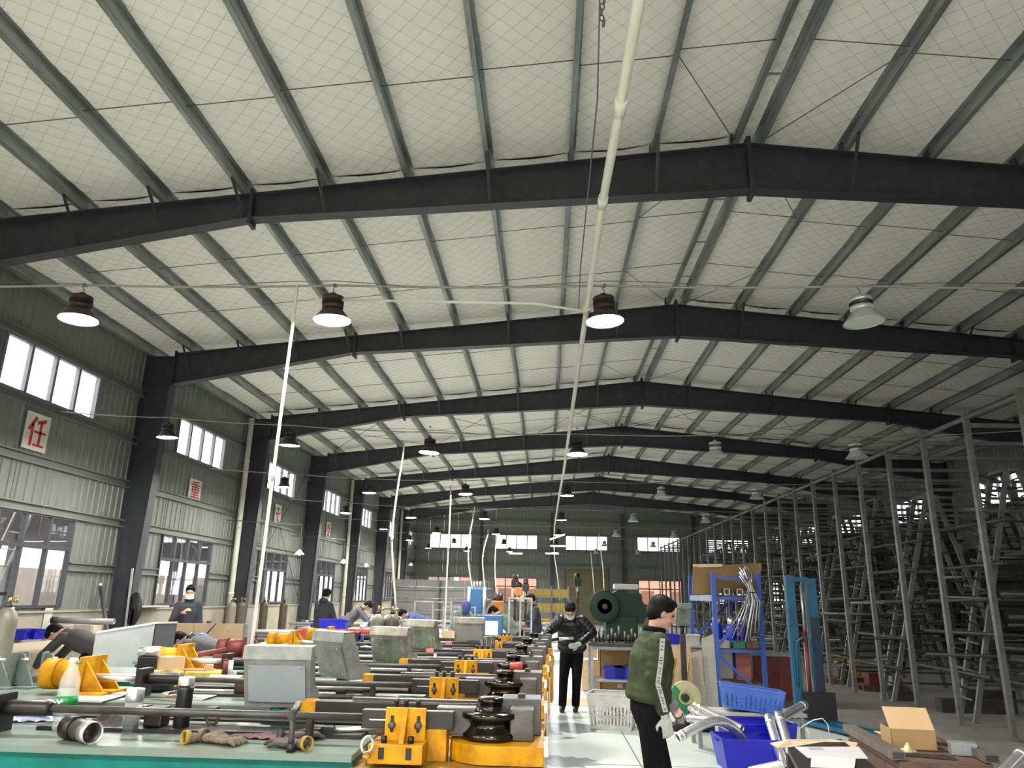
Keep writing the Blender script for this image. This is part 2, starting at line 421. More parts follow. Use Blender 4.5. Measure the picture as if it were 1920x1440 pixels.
def side_wall(name, X, s_):
    "s_=+1: inside is +X (left wall)"
    root = sroot(name, (X, 0, 0))
    def place(o, u, z):
        if s_ > 0: o.location = (0, u, z); o.rotation_euler[2] = R(90); o.scale = (1, -1, 1)
        else: o.location = (0, u, z); o.rotation_euler[2] = R(90)
    for b in range(len(FR)-1):
        f0 = FR[b]
        for k in range(7):
            u0, u1 = f0+WC[k], f0+WC[k+1]; win = 2 <= k <= 4
            bands = [(1.22, 1.30), (2.90, 4.77), (5.70, EAVE)] if win else [(1.22, 2.90), (2.90, 4.77), (4.77, EAVE)]
            for z0, z1 in bands: sheet(root, u0, u1, z0, z1, place)
        for z in (5.76, 4.71, 3.77, 2.96, 2.03, 6.72):
            seg = [(0, 5.98)] if z != 2.03 else [(0, 1.72), (4.40, 5.98)]
            for a, b_ in seg:
                o = obj('girt', GM, None, root, (s_*.02, f0+a+.01, z), R(90)); o.scale = ((b_-a)/5.98, -s_, 1)
        for z0, z1, tr, fm_ in ((WZ['us'], WZ['ut'], None, M_ALU), (WZ['s'], WZ['lt'], 2.33, M_DKFRAME)):
            if s_ > 0: window(nextwin(), (X, f0+1.72, 0), R(90), 2.68, z0, z1, 4, tr, fm_).scale = (1, -1, 1)
            else: window(nextwin(), (X, f0+1.72, 0), R(90), 2.68, z0, z1, 4, tr, fm_)
    low = MB(); low.box((-.12 if s_ > 0 else -.06, Y0, 0), (.06 if s_ > 0 else .12, Y1, 1.22)); obj('masonry_base', low, M_PLAST, root)
    obj('sill_cap', MB().box((-.1, Y0, 1.22), (.1, Y1, 1.255)), M_PLAST, root)
    ev = MB(); ev.box((-.02, Y0, EAVE-.02), (.12*s_, Y1, EAVE+.10)); obj('eave_trim', ev, M_GUT, root)
    return root
wl = side_wall('wall_left', XL, 1)
wr = side_wall('wall_right', XR, -1)
# far gable
wb = sroot('wall_back', (0, Y1, 0))
FW = [(-7.88, -5.0), (-3.35, -.52), (1.37, 4.21), (6.19, 9.05), (10.75, 13.61)]
def placeb(o, u, z): o.location = (u, 0, z); o.scale = (1, -1, 1)
edges = [XL]
for a, b in FW: edges += [a, a+(b-a)/3, a+2*(b-a)/3, b]
edges += [XR]
for i in range(len(edges)-1):
    a, b = edges[i], edges[i+1]; inw = any(p-.01 <= a and b <= q+.01 for p, q in FW); idx = [k for k, (p, q) in enumerate(FW) if p-.01 <= a and b <= q+.01]
    parts = [(a, b)] if b-a < 1.1 else [(a+(b-a)*k/2, a+(b-a)*(k+1)/2) for k in range(2)]
    for a_, b_ in parts:
        if inw:
            bands = [(1.22, 1.30), (2.90, 4.75), (5.72, 8.3)] if idx[0] != 2 else [(3.69, 4.75), (5.72, 8.3)]
        else: bands = [(1.22, 2.9), (2.9, 4.75), (4.75, 8.3)]
        for z0, z1 in bands: sheet(wb, a_, b_, z0, z1, placeb)
for z in (5.80, 4.68, 3.77, 2.97, 6.72):
    for a, b in (((XL, 1.3), (4.3, XR)) if z < 3.7 else ((XL, XR),)):
        o = obj('girt', GM, None, wb, (a, -.02, z)); o.scale = ((b-a)/5.98, -1, 1)
for k, (a, b) in enumerate(FW):
    o = window(nextwin(), (a, Y1, 0), 0, b-a, 4.75, 5.72, 4, None, M_ALU); o.scale = (1, -1, 1)
    if k != 2: o = window(nextwin(), (a, Y1, 0), 0, b-a, 1.30, 2.90, 4, 2.33, M_DKFRAME); o.scale = (1, -1, 1)
for x in (-4.30, .46, 5.22, 9.98):
    c = MB(); c.box((x-.1, -.33, 0), (x+.1, -.31, 7.2)); c.box((x-.1, -.09, 0), (x+.1, -.07, 7.2)); c.box((x-.006, -.31, 0), (x+.006, -.09, 7.2)); obj('wind_column', c, M_STEEL, wb)
for a, b in ((XL, 1.3), (4.35, XR)): obj('masonry_base', MB().box((a, -.06, 0), (b, .12, 1.22)), M_PLAST, wb)
dr = sroot('door_1', (1.37, Y1, 0))
slat = MB(); slat.prism([(0, 0), (.02, .02), (.02, .08), (0, .1)], 0, 2.84, lambda u, v, t: (t, -.03-u, v)); sme = slat.mesh('shutter_slat'); sme.materials.append(mat('shutter_tan', (.22, .19, .11), .45, .3, .08))
for k in range(36): obj('shutter_slat', sme, None, dr, (0, 0, k*.1))
obj('shutter_hood', MB().box((-.08, -.22, 3.55), (2.92, -.02, 3.72)), M_WALLB, dr)
for x in (-.06, 2.84): obj('shutter_guide', MB().box((x, -.1, 0), (x+.06, -.02, 3.6)), M_STEEL, dr)
# front gable behind the camera, with a wide open loading door
wf = sroot('wall_front', (0, Y0, 0))
mb = MB()
for a, b, z0, z1 in ((XL, -3.5, 0, 8.3), (7.0, XR, 0, 8.3), (-3.5, 7.0, 5.0, 8.3)): mb.box((a, -.06, z0), (b, .0, z1))
obj('gable_sheet', mb, M_WALL, wf)

# ------------------------------------------------------------------ outside
og = MB().box((-120, -60, -.35), (120, 160, -.25)); struct('ground_outside', og, mat('yard_concrete', (.14, .13, .12), .9, 0, .15, .5))
# ------------------------------------------------------------------ yard and neighbours seen through the windows
M_CREAM = mat('cream_render', (.24, .205, .165), .9, 0, .1, 1.5)
M_GREYR = mat('grey_roof', (.42, .41, .42), .8, 0, .08, 1)
M_BRICKF = mat('salmon_render', (.55, .25, .17), .9, 0, .12, .6)
for k in range(4):
    n = thing('neighbour_shed', 'cream walled lean-to shed with grey roof outside the %s lower side window' % ('first', 'second', 'third', 'fourth')[k], 'shed', (-15.5, 9+12*k, 0))
    obj('shed_wall', MB().box((-8.2, 0, -.25), (-8.0, 11.6, 2.5)), M_CREAM, n)
    mb = MB(); mb.prism([(-.6, 2.86), (5.7, 2.98), (5.7, 3.08), (-.6, 2.96)], 0, 11.6, lambda u, v, t: (u, t, v)); obj('shed_roof', mb, M_GREYR, n)
    for y in (.3, 4, 8, 11.3): obj('shed_post', MB().box((3.1, y, -.25), (3.22, y+.12, 3.1)), M_GREYR, n)
    for y in (2, 6, 9.5): obj('shed_window', MB().box((-8.0, y, .9), (-7.97, y+1.1, 2.0)), M_GLASS, n)
def ladder(loc, rz, h, lean, label):
    n = thing('ladder', label, 'ladder', loc, rz)
    for x in (-.2, .2): obj('ladder_rail', MB().bar((x, 0, 0), (x, lean, h), .05, .03), M_GREYR, n)
    for k in range(1, int(h/.28)):
        t = k*.28/h; obj('rung', MB().bar((-.2, lean*t, h*t), (.2, lean*t, h*t), .03, .02), M_GREYR, n)
ladder((-9.9, 12.6, -.25), R(-90), 3.2, .9, 'grey ladder leaning outside the nearest lower side window')
def heap(name, label, cat, c, sz, n, m, seed):
    r2 = random.Random(seed); t = thing(name, label, cat, c)
    for i in range(n):
        a = Vector((r2.uniform(-sz[0], sz[0]), r2.uniform(-sz[1], sz[1]), r2.uniform(.02, sz[2])))
        d = Vector((r2.uniform(-1, 1), r2.uniform(-1, 1), r2.uniform(-.3, .5))).normalized()*r2.uniform(.15, .5)
        a.z = max(.05, a.z)
        b = a+d; b.z = max(.05, b.z)
        obj('scrap_piece', MB().bar(a, b, r2.uniform(.03, .12), r2.uniform(.02, .06)), m, t)
    return t
heap('scrap_heap', 'dark heap of scrap metal outside the nearest side window', 'scrap heap', (-10.6, 13.9, -.25), (.5, .6, 2.0), 60, mat('scrap', (.10, .085, .08), .7, .4, .3), 3)
heap('scrap_heap', 'tangle of scrap outside the second side window', 'scrap heap', (-10.8, 18.6, -.25), (.6, 1.0, 1.6), 45, MATS['scrap'], 5)
for k, (x, wd, m_) in enumerate(((-4, 7.5, M_BRICKF), (9.0, 8, M_BRICKF), (-12, 6, M_CREAM))):
    n = thing('neighbour_building', ('salmon coloured building outside the far end window left of the shutter', 'salmon coloured building outside the far end window right of the shutter', 'cream building outside the far left corner windows')[k], 'building', (x, 70, 0))
    obj('building_wall', MB().box((-wd/2, 0, -.25), (wd/2, 6, 3.6)), m_, n)
    mb = MB(); mb.prism([(-wd/2-.3, 3.6), (wd/2+.3, 3.6), (0, 4.8)], -.3, 6.3, lambda u, v, t: (u, t, v)); obj('building_roof', mb, M_GREYR, n)
    for i in range(3): obj('building_window', MB().box((-wd/2+1+i*wd/3, -.04, 1.2), (-wd/2+2.2+i*wd/3, 0, 2.4)), M_GLASS, n)

# ------------------------------------------------------------------ slogan posters
M_PAPER = mat('poster_paper', (.66, .64, .58), .7, 0, .05); M_RED = mat('poster_red', (.50, .025, .03), .6, 0, .05)
GL = {
 'ren': [((.40,.97),(.06,.52)), ((.25,.74),(.25,.02)), ((.90,.92),(.46,.80)), ((.36,.50),(.98,.50)), ((.68,.84),(.68,.10)), ((.40,.08),(.95,.08))],
 'zhong': [((.82,.96),(.2,.89)), ((.04,.77),(.96,.77)), ((.2,.63),(.8,.63)), ((.2,.48),(.8,.48)), ((.2,.33),(.8,.33)), ((.2,.65),(.2,.31)), ((.8,.65),(.8,.31)), ((.5,.93),(.5,.04)), ((.14,.19),(.86,.19)), ((.02,.04),(.98,.04))],
 'yu': [((.18,.86),(.82,.86)), ((.04,.54),(.96,.54)), ((.53,.86),(.53,.08)), ((.53,.08),(.34,.15))],
 'tai': [((.15,.90),(.85,.90)), ((.2,.76),(.8,.76)), ((.06,.61),(.94,.61)), ((.48,.99),(.08,.34)), ((.54,.70),(.94,.34)), ((.5,.48),(.5,.02)), ((.28,.36),(.42,.26)), ((.72,.38),(.58,.27)), ((.22,.04),(.44,.18)), ((.80,.04),(.56,.18))]}
for key, yc, zc, wd, ht, lab in (('ren', 12.22, 4.23, .62, .64, 'white poster with a red character below the nearest high window'),
        ('zhong', 18.33, 4.09, .66, .5, 'white poster with a red boxy character on the second wall bay'),
        ('yu', 24.35, 4.12, .62, .62, 'white poster with a red character behind the nearest drop pipe'),
        ('tai', 30.3, 4.12, .62, .62, 'white poster with a red character on the fourth wall bay')):
    t = thing('wall_poster', lab, 'poster', (XL+.045, yc, zc), 0, 'slogan posters on the side wall')
    obj('poster_sheet', MB().box((-.002, -wd/2, -ht/2), (.002, wd/2, ht/2)), M_PAPER, t)
    g = MB(); tk = .085
    for (a, b), (c, d) in GL[key]:
        P = lambda u, v: Vector((.0055, (u-.5)*wd*.80, (v-.5)*ht*.84))
        p_, q_ = P(a, b), P(c, d); hz = abs(p_.z-q_.z) < .04
        g.bar(p_, q_, (tk*.62 if hz else tk)*ht*1.15, .003, up=(1, 0, 0))
    obj('character', g, M_RED, t)

# ------------------------------------------------------------------ lamps, wires, pipes
M_HOUS = mat('lamp_housing', (.05, .035, .03), .5, .4, .1); M_REFL = mat('lamp_reflector', (.55, .58, .55), .3, .6, .05)
def emis(name, col, st):
    m = bpy.data.materials.new(name); m.use_nodes = True; b = m.node_tree.nodes['Principled BSDF']
    b.inputs['Base Color'].default_value = (.8, .8, .8, 1); b.inputs['Emission Color'].default_value = (*col, 1); b.inputs['Emission Strength'].default_value = st; return m
M_LIT = emis('lamp_diffuser_lit', (1, .955, .87), LAMP_EMIT); M_LITC = emis('lamp_diffuser_cool', (.90, .95, 1), LAMP_EMIT); M_OFF = mat('lamp_diffuser_off', (.55, .60, .56), .35, 0, .03)
def make_lamp(lit):
    t = thing('high_bay_lamp', 'x', 'lamp', group='high bay lamps')
    obj('reflector', MB().lathe([(.085, .115), (.10, .10), (.135, .05), (.178, .0), (.182, -.006), (.176, -.004), (.13, .048), (.095, .095)], n=28), M_REFL if lit is None else M_HOUS, t)
    obj('diffuser', MB().lathe([(.174, .004), (.16, .0)], n=16, smooth=False), {True: M_LIT, 2: M_LITC, None: M_OFF}[lit], t)
    h = obj('housing', MB().lathe([(.085, .11), (.10, .125), (.10, .155), (.088, .16), (.088, .20), (.1, .205), (.1, .235), (.075, .24), (.03, .255), (.03, .275)], n=24), M_HOUS if lit else M_REFL, t)
    for k in range(3): obj('cooling_fin', MB().lathe([(.103, .165+k*.012), (.103, .169+k*.012), (.08, .169+k*.012), (.08, .165+k*.012)], n=20), M_HOUS, h)
    obj('hook', MB().tube([(0, 0, .27), (.012, 0, .30), (0, 0, .33), (-.012, 0, .345), (0, 0, .36)], .005, 6), M_ROD, t)
    return t
LX = [-6.72, -4.50, -2.03, .54, 2.90, 5.26]; LY = [6.5+6.15*k for k in range(7)]; LYB = [.35, -5.8]
ORD = ['nearest', 'second', 'third', 'fourth', 'fifth', 'sixth', 'seventh']; CRD = ['leftmost', 'second', 'third', 'fourth', 'fifth', 'sixth']
protos = {}
for j, y in enumerate(LY):
    for i, x in enumerate(LX):
        if j == 0 and i in (0, 5): continue
        lit = None if i >= 4 else (2 if i == 3 else True)
        lab = '%s high bay lamp %s from the left in the %s lamp row' % ('unlit' if lit is None else 'glowing', CRD[i], ORD[j])
        z = 4.13 + (.12 if i in (0,) and j > 0 else 0) - (.10 if j == 1 and i >= 2 else 0)
        if lit in protos: o = dup(protos[lit], None, (x, y, z), rnd.uniform(0, 3), lab)
        else: o = make_lamp(lit); protos[lit] = o; o.location = (x, y, z); o['label'] = lab
        o.rotation_euler[0] = rnd.uniform(-.04, .04); o.rotation_euler[1] = rnd.uniform(-.05, .05)
for j, y in enumerate(LYB):
    for i, x in enumerate(LX[:4]): dup(protos[2 if i == 3 else True], None, (x, y, 4.13), 0, 'added unseen high bay lamp %s from the left in the %s row behind the camera' % (CRD[i], ('nearer', 'farther')[j]))  # unseen rows added to brighten the ceiling near the camera
M_CAB = mat('cable_grey', (.30, .28, .25), .5, 0, .05)
for j, y in enumerate(LY):
    t = thing('lamp_cable', 'thin cable stretched across the hall for the %s row of lamps' % ORD[j], 'cable', (0, y, 4.4))
    xs = [XL+.1] + LX + [8, XR-.1] ; dz = [.30] + [4.13+.36+(.12 if (i == 0 and j > 0) else 0)-(.10 if j == 1 and i >= 2 else 0)-4.4 for i in range(6)] + [.12, .3]
    pts = []
    for a in range(len(xs)-1):
        for q in range(6):
            u = q/6; pts.append((xs[a]+(xs[a+1]-xs[a])*u, 0, dz[a]+(dz[a+1]-dz[a])*u-.02*math.sin(math.pi*u)))
    pts.append((xs[-1], 0, dz[-1]))
    obj('conduit', MB().tube(pts, .011 if j == 0 else .009, 6), M_CAB, t)
    obj('support_wire', MB().tube([(p[0], .02, p[2]+.03+.03*math.sin(p[0]*2)) for p in pts], .004, 5), M_ROD, t)
    for x in LX[:4]: obj('cable_clip', MB().box((x-.012, -.02, .08), (x+.012, .03, .1)), M_ROD, t)
    dp = thing('side_cable', 'thin wire dropping down the side wall at the %s lamp row' % ORD[j], 'cable', (XL+.12, y, 4.68))
    obj('wire', MB().tube([(0, 0, 0), (.01, .02, -.4), (.0, 0, -1.2), (0, .02, -2.2)], .004, 5), M_CAB, dp); obj('wall_hook', MB().tube([(-.10, 0, .0), (0, 0, 0), (0, 0, -.02)], .006, 6), M_ROD, dp)
# long pipe under the ridge and its chain
P = [(1198,0),(1163,200),(1130,378),(1100,580),(1083,700),(1070,790),(1057,885),(1050,920),(1043,965)]
pts = [Vector((.37, 1.2, 4.02))] + [atX(x, y, .37) for x, y in P] + [atY(1040, 985, 31), atY(1038, 1015, 37), atY(1040, 1045, 39), atY(1046, 1085, 40), atY(1050, 1125, 40.5)]
t = thing('overhead_pipe', 'long cream plastic pipe running under the roof towards the far wall', 'pipe', (.37, 6, 4.2))
obj('pipe_run', MB().tube(pts, [.027]*5+[.027]*(len(pts)-5), 12), M_PVC, t, world=True)
for a in (2, 3, 4, 6, 8):
    d = (pts[a+1]-pts[a-1]).normalized(); obj('pipe_coupling', MB().tube([pts[a]-d*.07, pts[a]+d*.07], .034, 12), M_PVC, t, world=True)
obj('branch_pipe', MB().tube([pts[4]+Vector((0, 0, -.02)), pts[4]+Vector((-.5, .0, .06)), pts[4]+Vector((-2.6, .02, .1))], .014, 8), M_PVC, t, world=True)
ch = thing('hanging_chain', 'thin chain and cord hanging from the roof beside the overhead pipe', 'chain', (.27, 3.05, 4.2))
lk = MB().tube([(.012*math.cos(a), 0, .02*math.sin(a)) for a in [k*math.pi/4 for k in range(9)]], .004, 5, cap=False).mesh('chain_link'); lk.materials.append(M_ROD)
for k in range(22): o = obj('chain_link', lk, None, ch, (.012*math.sin(k*.9), 0, .9-.034*k)); o.rotation_euler[2] = R(90*(k % 2)+20)
obj('cord', MB().tube([(0, 0, 3.4), (0, 0, .9), (.01, .6, .2), (-.005, 2.4, -.02), (.02, 3.3, .0)], .005, 5), M_ROD, ch)
# drop pipes
DR = [[((555,560),6.5),((512,890),6.5),((470,1225),6.5)],
      [((757,842),12.65),((742,940),12.65),((735,1010),12.65),((738,1080),12.65),((742,1135),12.65)],
      [((845,920),18.8),((843,980),18.8),((838,1080),18.8),((834,1180),18.8)],
      [((890,958),24.9),((881,1000),24.9),((878,1050),24.9),((885,1100),24.9),((892,1135),24.9)],
      [((915,1000),31.1),((907,1030),31.1),((905,1060),31.1),((910,1110),31.1)],
      [((930,1003),37.3),((928,1060),37.3),((930,1110),37.3)],
      [((1123,1006),37.3),((1130,1060),37.3),((1133,1105),37.3)],
      [((1108,1040),43.4),((1112,1080),43.4),((1114,1112),43.4)]]
DL = ['nearest pale drop pipe, straight, behind the big grey console', 'pale bowed drop pipe above the pair of gas cylinders', 'straight pale drop pipe in front of the far left high window', 'bowed pale drop pipe beside the blue press', 'curved pale drop pipe just right of the far wall column', 'pale drop pipe at the left edge of the second far window', 'white drop pipe above the green punch press', 'thin drop pipe in front of the roller shutter']
for k, l in enumerate(DR):
    pts = [atY(*q, y) for q, y in l]; sm = []
    for a in range(len(pts)-1):
        p0, p1, p2, p3 = pts[max(0, a-1)], pts[a], pts[a+1], pts[min(len(pts)-1, a+2)]
        for q in range(6):
            u = q/6; sm.append(.5*((2*p1)+(p2-p0)*u+(2*p0-5*p1+4*p2-p3)*u*u+(3*p1-p0-3*p2+p3)*u**3))
    sm.append(pts[-1]); r_ = (.026, .026, .03, .034, .038, .04, .04, .04)[k]
    t = thing('drop_pipe', DL[k], 'pipe', sm[-1]); obj('pipe_run', MB().tube([sm[0]+Vector((0, 0, .14))]+sm, r_*.6, 8), M_PVC, t, world=True)
    obj('pipe_joint', MB().tube([sm[len(sm)//2]-Vector((0, 0, .05)), sm[len(sm)//2]+Vector((0, 0, .05))], r_*.8, 10), M_PVC, t, world=True)
    obj('air_hose', MB().tube([sm[-1], sm[-1]+Vector((.03, -.02, -.15)), sm[-1]+Vector((.1, -.05, -.3))], r_*.4, 6), M_CAB, t, world=True)
# wall downpipes
for k, (y, lab) in enumerate(((20.95, 'cream rainwater downpipe beside the second dark column'), (32.95, 'cream rainwater downpipe beside the fourth dark column'), (45.0, 'cream rainwater downpipe at the far end of the side wall'))):
    t = thing('downpipe', lab, 'pipe', (XL+.20, y, 0))
    obj('pipe_run', MB().tube([(0, 0, .3), (0, 0, 6.55)], .075, 14), M_PVC, t)
    for z in (1.6, 3.4, 5.3): obj('pipe_bracket', MB().tube([(0, 0, z-.03), (0, 0, z+.03)], .083, 14), M_PVC, t)
    obj('pipe_elbow', MB().tube([(0, 0, .32), (.0, 0, .2), (-.05, 0, .12)], .078, 14), M_PVC, t)
# little task lamps hung near the columns
M_TASK = emis('task_lamp_glow', (1, .97, .92), 12.0); M_WHT = mat('white_enamel', (.75, .74, .70), .4, 0, .03)
for k, (px, py, y) in enumerate(((561,1040,20.5), (644,1056,26), (686,1062,32), (770,1060,40))):
    p = atY(px, py, y); t = thing('task_lamp', 'small white cone lamp hanging before the %s column from the left' % ('second', 'third', 'fourth', 'fifth')[k], 'lamp', p, 0, 'task lamps')
    obj('shade', MB().lathe([(.02, .14), (.04, .12), (.15, 0), (.14, .0), (.03, .11)], n=20), M_WHT, t); obj('bulb', MB().ball((0, 0, .03), .045), M_TASK, t)
    obj('cord', MB().tube([(0, 0, .13), (0, 0, .8)], .006, 5), M_ROD, t); obj('wall_arm', MB().tube([(0, 0, .8), (XL+.03-p.x, 0, .9)], .012, 6), M_ROD, t)
for k, (px, py, y) in enumerate(((1045,1012,36), (1046,1024,36), (967,1038,40), (1035,1038,40))):
    p = atY(px, py, y); t = thing('tube_light', 'small white tube light hanging near the far wall, %s' % ('tilted beside the long pipe', 'level beside the long pipe', 'below the second far window', 'below the others at the column')[k], 'lamp', p, 0, 'far tube lights')
    o = obj('light_tube', MB().bar((-.35, 0, 0), (.35, 0, .25 if k == 0 else 0), .06, .05), M_LITC if 0 else emis('tube_glow%d' % k, (1, 1, .97), 3.0), t); obj('bracket', MB().bar((0, 0, .03+(.12 if k == 0 else 0)), (0, 0, .5), .01), M_ROD, t); obj('fitting', MB().bar((-.36, 0, .04), (.36, 0, .04+(.25 if k == 0 else 0)), .05, .02), M_WHT, t)
# wind bracing on the side wall and wall boxes
for a, b in (((XL+.12, 21.6, 1.4), (XL+.12, 27.1, 6.2)), ((XL+.12, 21.6, 6.2), (XL+.12, 27.1, 1.4))):
    obj('brace_rod', MB().tube([Vector(a)-Vector((XL, 0, 0)), Vector(b)-Vector((XL, 0, 0))], .012, 6), M_ROD, wl)
# ------------------------------------------------------------------ tube bending machines
ZT = .92
M_TEAL = mat('teal_paint', (.004, .125, .105), .5, 0, .2, 4, spec=.2)
M_TEALTOP = mat('worn_teal_top', (.115, .19, .155), .35, .1, .1, 5, col2=(.16, .155, .13))
M_YEL = mat('machine_yellow', (.62, .29, .004), .5, 0, .1, 9, col2=(.30, .13, .003), spec=.2)
M_YELD = mat('greasy_yellow', (.45, .23, .01), .5, 0, .1, 6, col2=(.10, .06, .02))
M_IRON = mat('oily_iron', (.026, .021, .018), .4, .3, .3, 8)
M_IRON2 = mat('grey_iron', (.085, .075, .066), .42, .4, .3, 8)
M_DIE = mat('polished_die', (.055, .048, .038), .16, .9, .2, 6)
M_CHROME = mat('bright_steel', (.74, .72, .71), .30, .85, .08, 12)
M_BOLT = mat('black_bolt', (.02, .019, .018), .4, .5, .1)
M_CON = mat('console_grey', (.27, .285, .27), .45, .1, .1, 7, col2=(.15, .15, .13))
M_CONW = mat('console_dirty', (.36, .35, .28), .5, .1, .1, 6, col2=(.10, .085, .06))
M_CONG = mat('console_green_grey', (.25, .30, .25), .5, .1, .1, 6, col2=(.08, .075, .05))
M_REDM = mat('dark_red_paint', (.15, .022, .016), .5, .1, .2, 6)
M_RUST = mat('rusty_brown', (.14, .075, .05), .75, .2, .3, 10)
def control_box(parent, c, rz, wd=.385, m=None, side=None, dirty=False):
    "slanted steel console with a foot; the blank back faces the viewer"
    h = bpy.data.objects.new('control_box', None); COL.objects.link(h); h.parent = parent; h.location = c; h.rotation_euler[2] = rz; h.empty_display_size = .1
    Pf = [(.02, 0), (.20, 0), (.20, .085), (.10, .115), (.015, .34), (-.075, .335), (-.085, .27)]
    b = MB(); b.prism(Pf, -wd/2, wd/2, lambda u, v, t: (t, u, v)); obj('console_body', b, m or M_CON, h)
    n = Vector((.02+.085, 0 - .27)); sl = math.atan2(.105, .27)
    ins = MB(); ins.cbox((0, -.0355-.004, .135), (wd*.86, .006, .22), rx=sl); obj('back_panel', ins, side or M_CON, h)
    tp = MB(); tp.add([(-wd/2-.006, -.092, .272), (wd/2+.006, -.092, .272), (wd/2+.006, -.08, .345), (-wd/2-.006, -.08, .345), (wd/2+.006, .02, .35), (-wd/2-.006, .02, .35)], [(0, 1, 2, 3), (3, 2, 4, 5)]); obj('console_hood', tp, m or M_CON, h)
    for sx in (-1, 1):
        for z in (.04, .225): obj('panel_screw', MB().cbox((sx*wd*.39, -.012-.385*(z)-.006, z), (.012, .006, .012), rx=sl), M_CHROME, h)
    po = MB().lathe([(.05, -.02), (.05, 0), (.03, .0)], (.0, .09, 0), 16); po.tube([(.0, .09, -.14), (0, .09, 0)], .03, 12); obj('console_post', po, M_IRON, h)
    return h
def bender(k, yf, xe, lab, con, rear=None, Lb=4.35):
    t = thing('tube_bender', lab, 'machine', (xe, yf, 0), 0, 'tube bending machines in a row')
    b = MB(); b.box((-Lb, .03, .12), (-.90, .80, ZT-.035)); b.box((-Lb+.1, .0, 0), (-Lb+.6, .83, .12)); b.box((-1.9, .0, 0), (-1.2, .83, .12)); obj('bed', b, M_TEAL, t)
    obj('bed_top', MB().box((-Lb-.01, .0, ZT-.03), (-.90, .83, ZT)), M_TEALTOP, t)
    for a in (-3.6, -2.5, -1.5): obj('bed_panel', MB().cbox((a, .022, .5), (.8, .016, .5), bev=.006), M_TEAL, t)
    hd = MB(); hd.box((-.90, .0, .26), (0, .80, ZT-.08)); hd.box((-.8, .1, 0), (-.15, .7, .26)); obj('head_frame', hd, M_YEL if k else M_YEL, t)
    obj('head_deck', MB().box((-.905, -.01, ZT-.08), (.005, .81, ZT-.055)), M_YELD, t)
    sk = MB(); sk.box((.002, .08, .28), (.012, .72, ZT-.2)); obj('end_panel', sk, mat('end_panel_white', (.62, .63, .62), .5, 0, .15, 8), t)
    for z, hh, m_ in ((ZT-.19, .10, M_TEAL), (.30, .12, M_YEL)): obj('end_stripe', MB().box((.0125, .08, z), (.016, .72, z+hh)), m_, t)
    # swing arm: half round then straight to the end
    poly = [(-.275+.2*math.cos(a), .33+.2*math.sin(a)) for a in [R(90+180*q/14) for q in range(15)]]; poly += [(.0, .13), (.0, .62), (-.2, .62)]
    sw = MB(); sw.prism(poly, ZT-.05, ZT+.035, lambda u, v, q: (u, v, q)); obj('swing_arm', sw, M_YEL, t)
    for y in (.25, .45, .6): obj('arm_bolt', MB().cbox((.012, y, ZT-.01), (.02, .03, .03)), M_CHROME, t)
    c = (-.275, .33, ZT)
    obj('bend_die', MB().lathe([(.13, .036), (.14, .04), (.14, .064), (.13, .072), (.108, .095), (.104, .105), (.112, .12), (.135, .135), (.145, .138), (.145, .160), (.14, .164), (.06, .164), (.06, .205), (.066, .208), (.066, .225), (.056, .232), (0, .232)], c, 40), M_DIE, t)
    obj('clamp_die', MB().cbox((-.11, .36, ZT+.11), (.12, .2, .15), bev=.008), M_IRON2, t)
    cb = obj('clamp_block', MB().cbox((-.12, .54, ZT+.125), (.21, .2, .175), bev=.006), M_IRON2, t)
    obj('clamp_bolt', MB().cbox((-.12, .5, ZT+.222), (.04, .05, .02)), M_BOLT, cb)
    obj('wiper_block', MB().cbox((-.45, .34, ZT+.115), (.20, .10, .13), bev=.006), M_IRON2, t)
    br = obj('pressure_bracket', MB().cbox((-.68, .16, ZT+.115), (.2, .025, .155), bev=.004), M_YEL, t)
    rb = MB(); rb.prism([(0, ZT+.045), (-.10, ZT+.045), (-.012, ZT+.19), (0, ZT+.19)], -.692, -.668, lambda u, v, q: (q, .148+u, v)); obj('bracket_rib', rb, M_YEL, br)
    for x in (-.745, -.615):
        obj('slot', MB().cbox((x, .146, ZT+.12), (.016, .006, .075), bev=.002), M_BOLT, br)
        obj('slot_bolt', MB().lathe([(.018, 0), (.018, .016), (.008, .018), (0, .018)], (x, .146, ZT+.115), 14, M=Matrix.Rotation(R(90), 3, 'X')), M_IRON2, br)
    obj('bracket_base', MB().cbox((-.70, .13, ZT+.005), (.26, .22, .085), bev=.006), M_YEL, t)
    for x in (-.765, -.635):
        obj('base_bolt', MB().lathe([(.015, 0), (.015, .03), (0, .031)], (x, .07, ZT+.047), 12), M_BOLT, t)
        obj('base_slot', MB().cbox((x, .018, ZT+.01), (.026, .008, .05)), M_BOLT, t)
    for x in (-.74, -.69, -.63): obj('top_stud', MB().lathe([(.012, 0), (.012, .03), (.018, .031), (.018, .042), (0, .043)], (x, .21, ZT+.185), 10), M_IRON2, t)
    obj('slide_bar', MB().cbox((-.68, .23, ZT+.13), (.46, .06, .085), bev=.004), M_IRON, t)
    obj('slide_groove', MB().box((-.87, .197, ZT+.125), (-.72, .2, ZT+.131)), M_CHROME, t)
    if not k % 2: obj('guide_foot', MB().cbox((-.53, .26, ZT+.02), (.10, .12, .15), bev=.005), M_YEL, t)
    bm_ = obj('boost_beam', MB().cbox((-.74, .66, ZT+.115), (1.06, .09, .075), bev=.004), M_IRON, t)
    obj('beam_cap', MB().cbox((-1.31, .66, ZT+.115), (.085, .092, .078), bev=.008), M_YEL if k not in (3, 4) else mat('salmon_cap', (.62, .17, .11), .5), bm_)
    obj('beam_rail', MB().cbox((-.62, .66, ZT+.165), (.9, .05, .014)), M_IRON2, bm_)
    obj('mandrel_rod', MB().tube([(-2.82, .31, ZT+.12), (-.90, .31, ZT+.12)], .020, 14), M_IRON2, t)
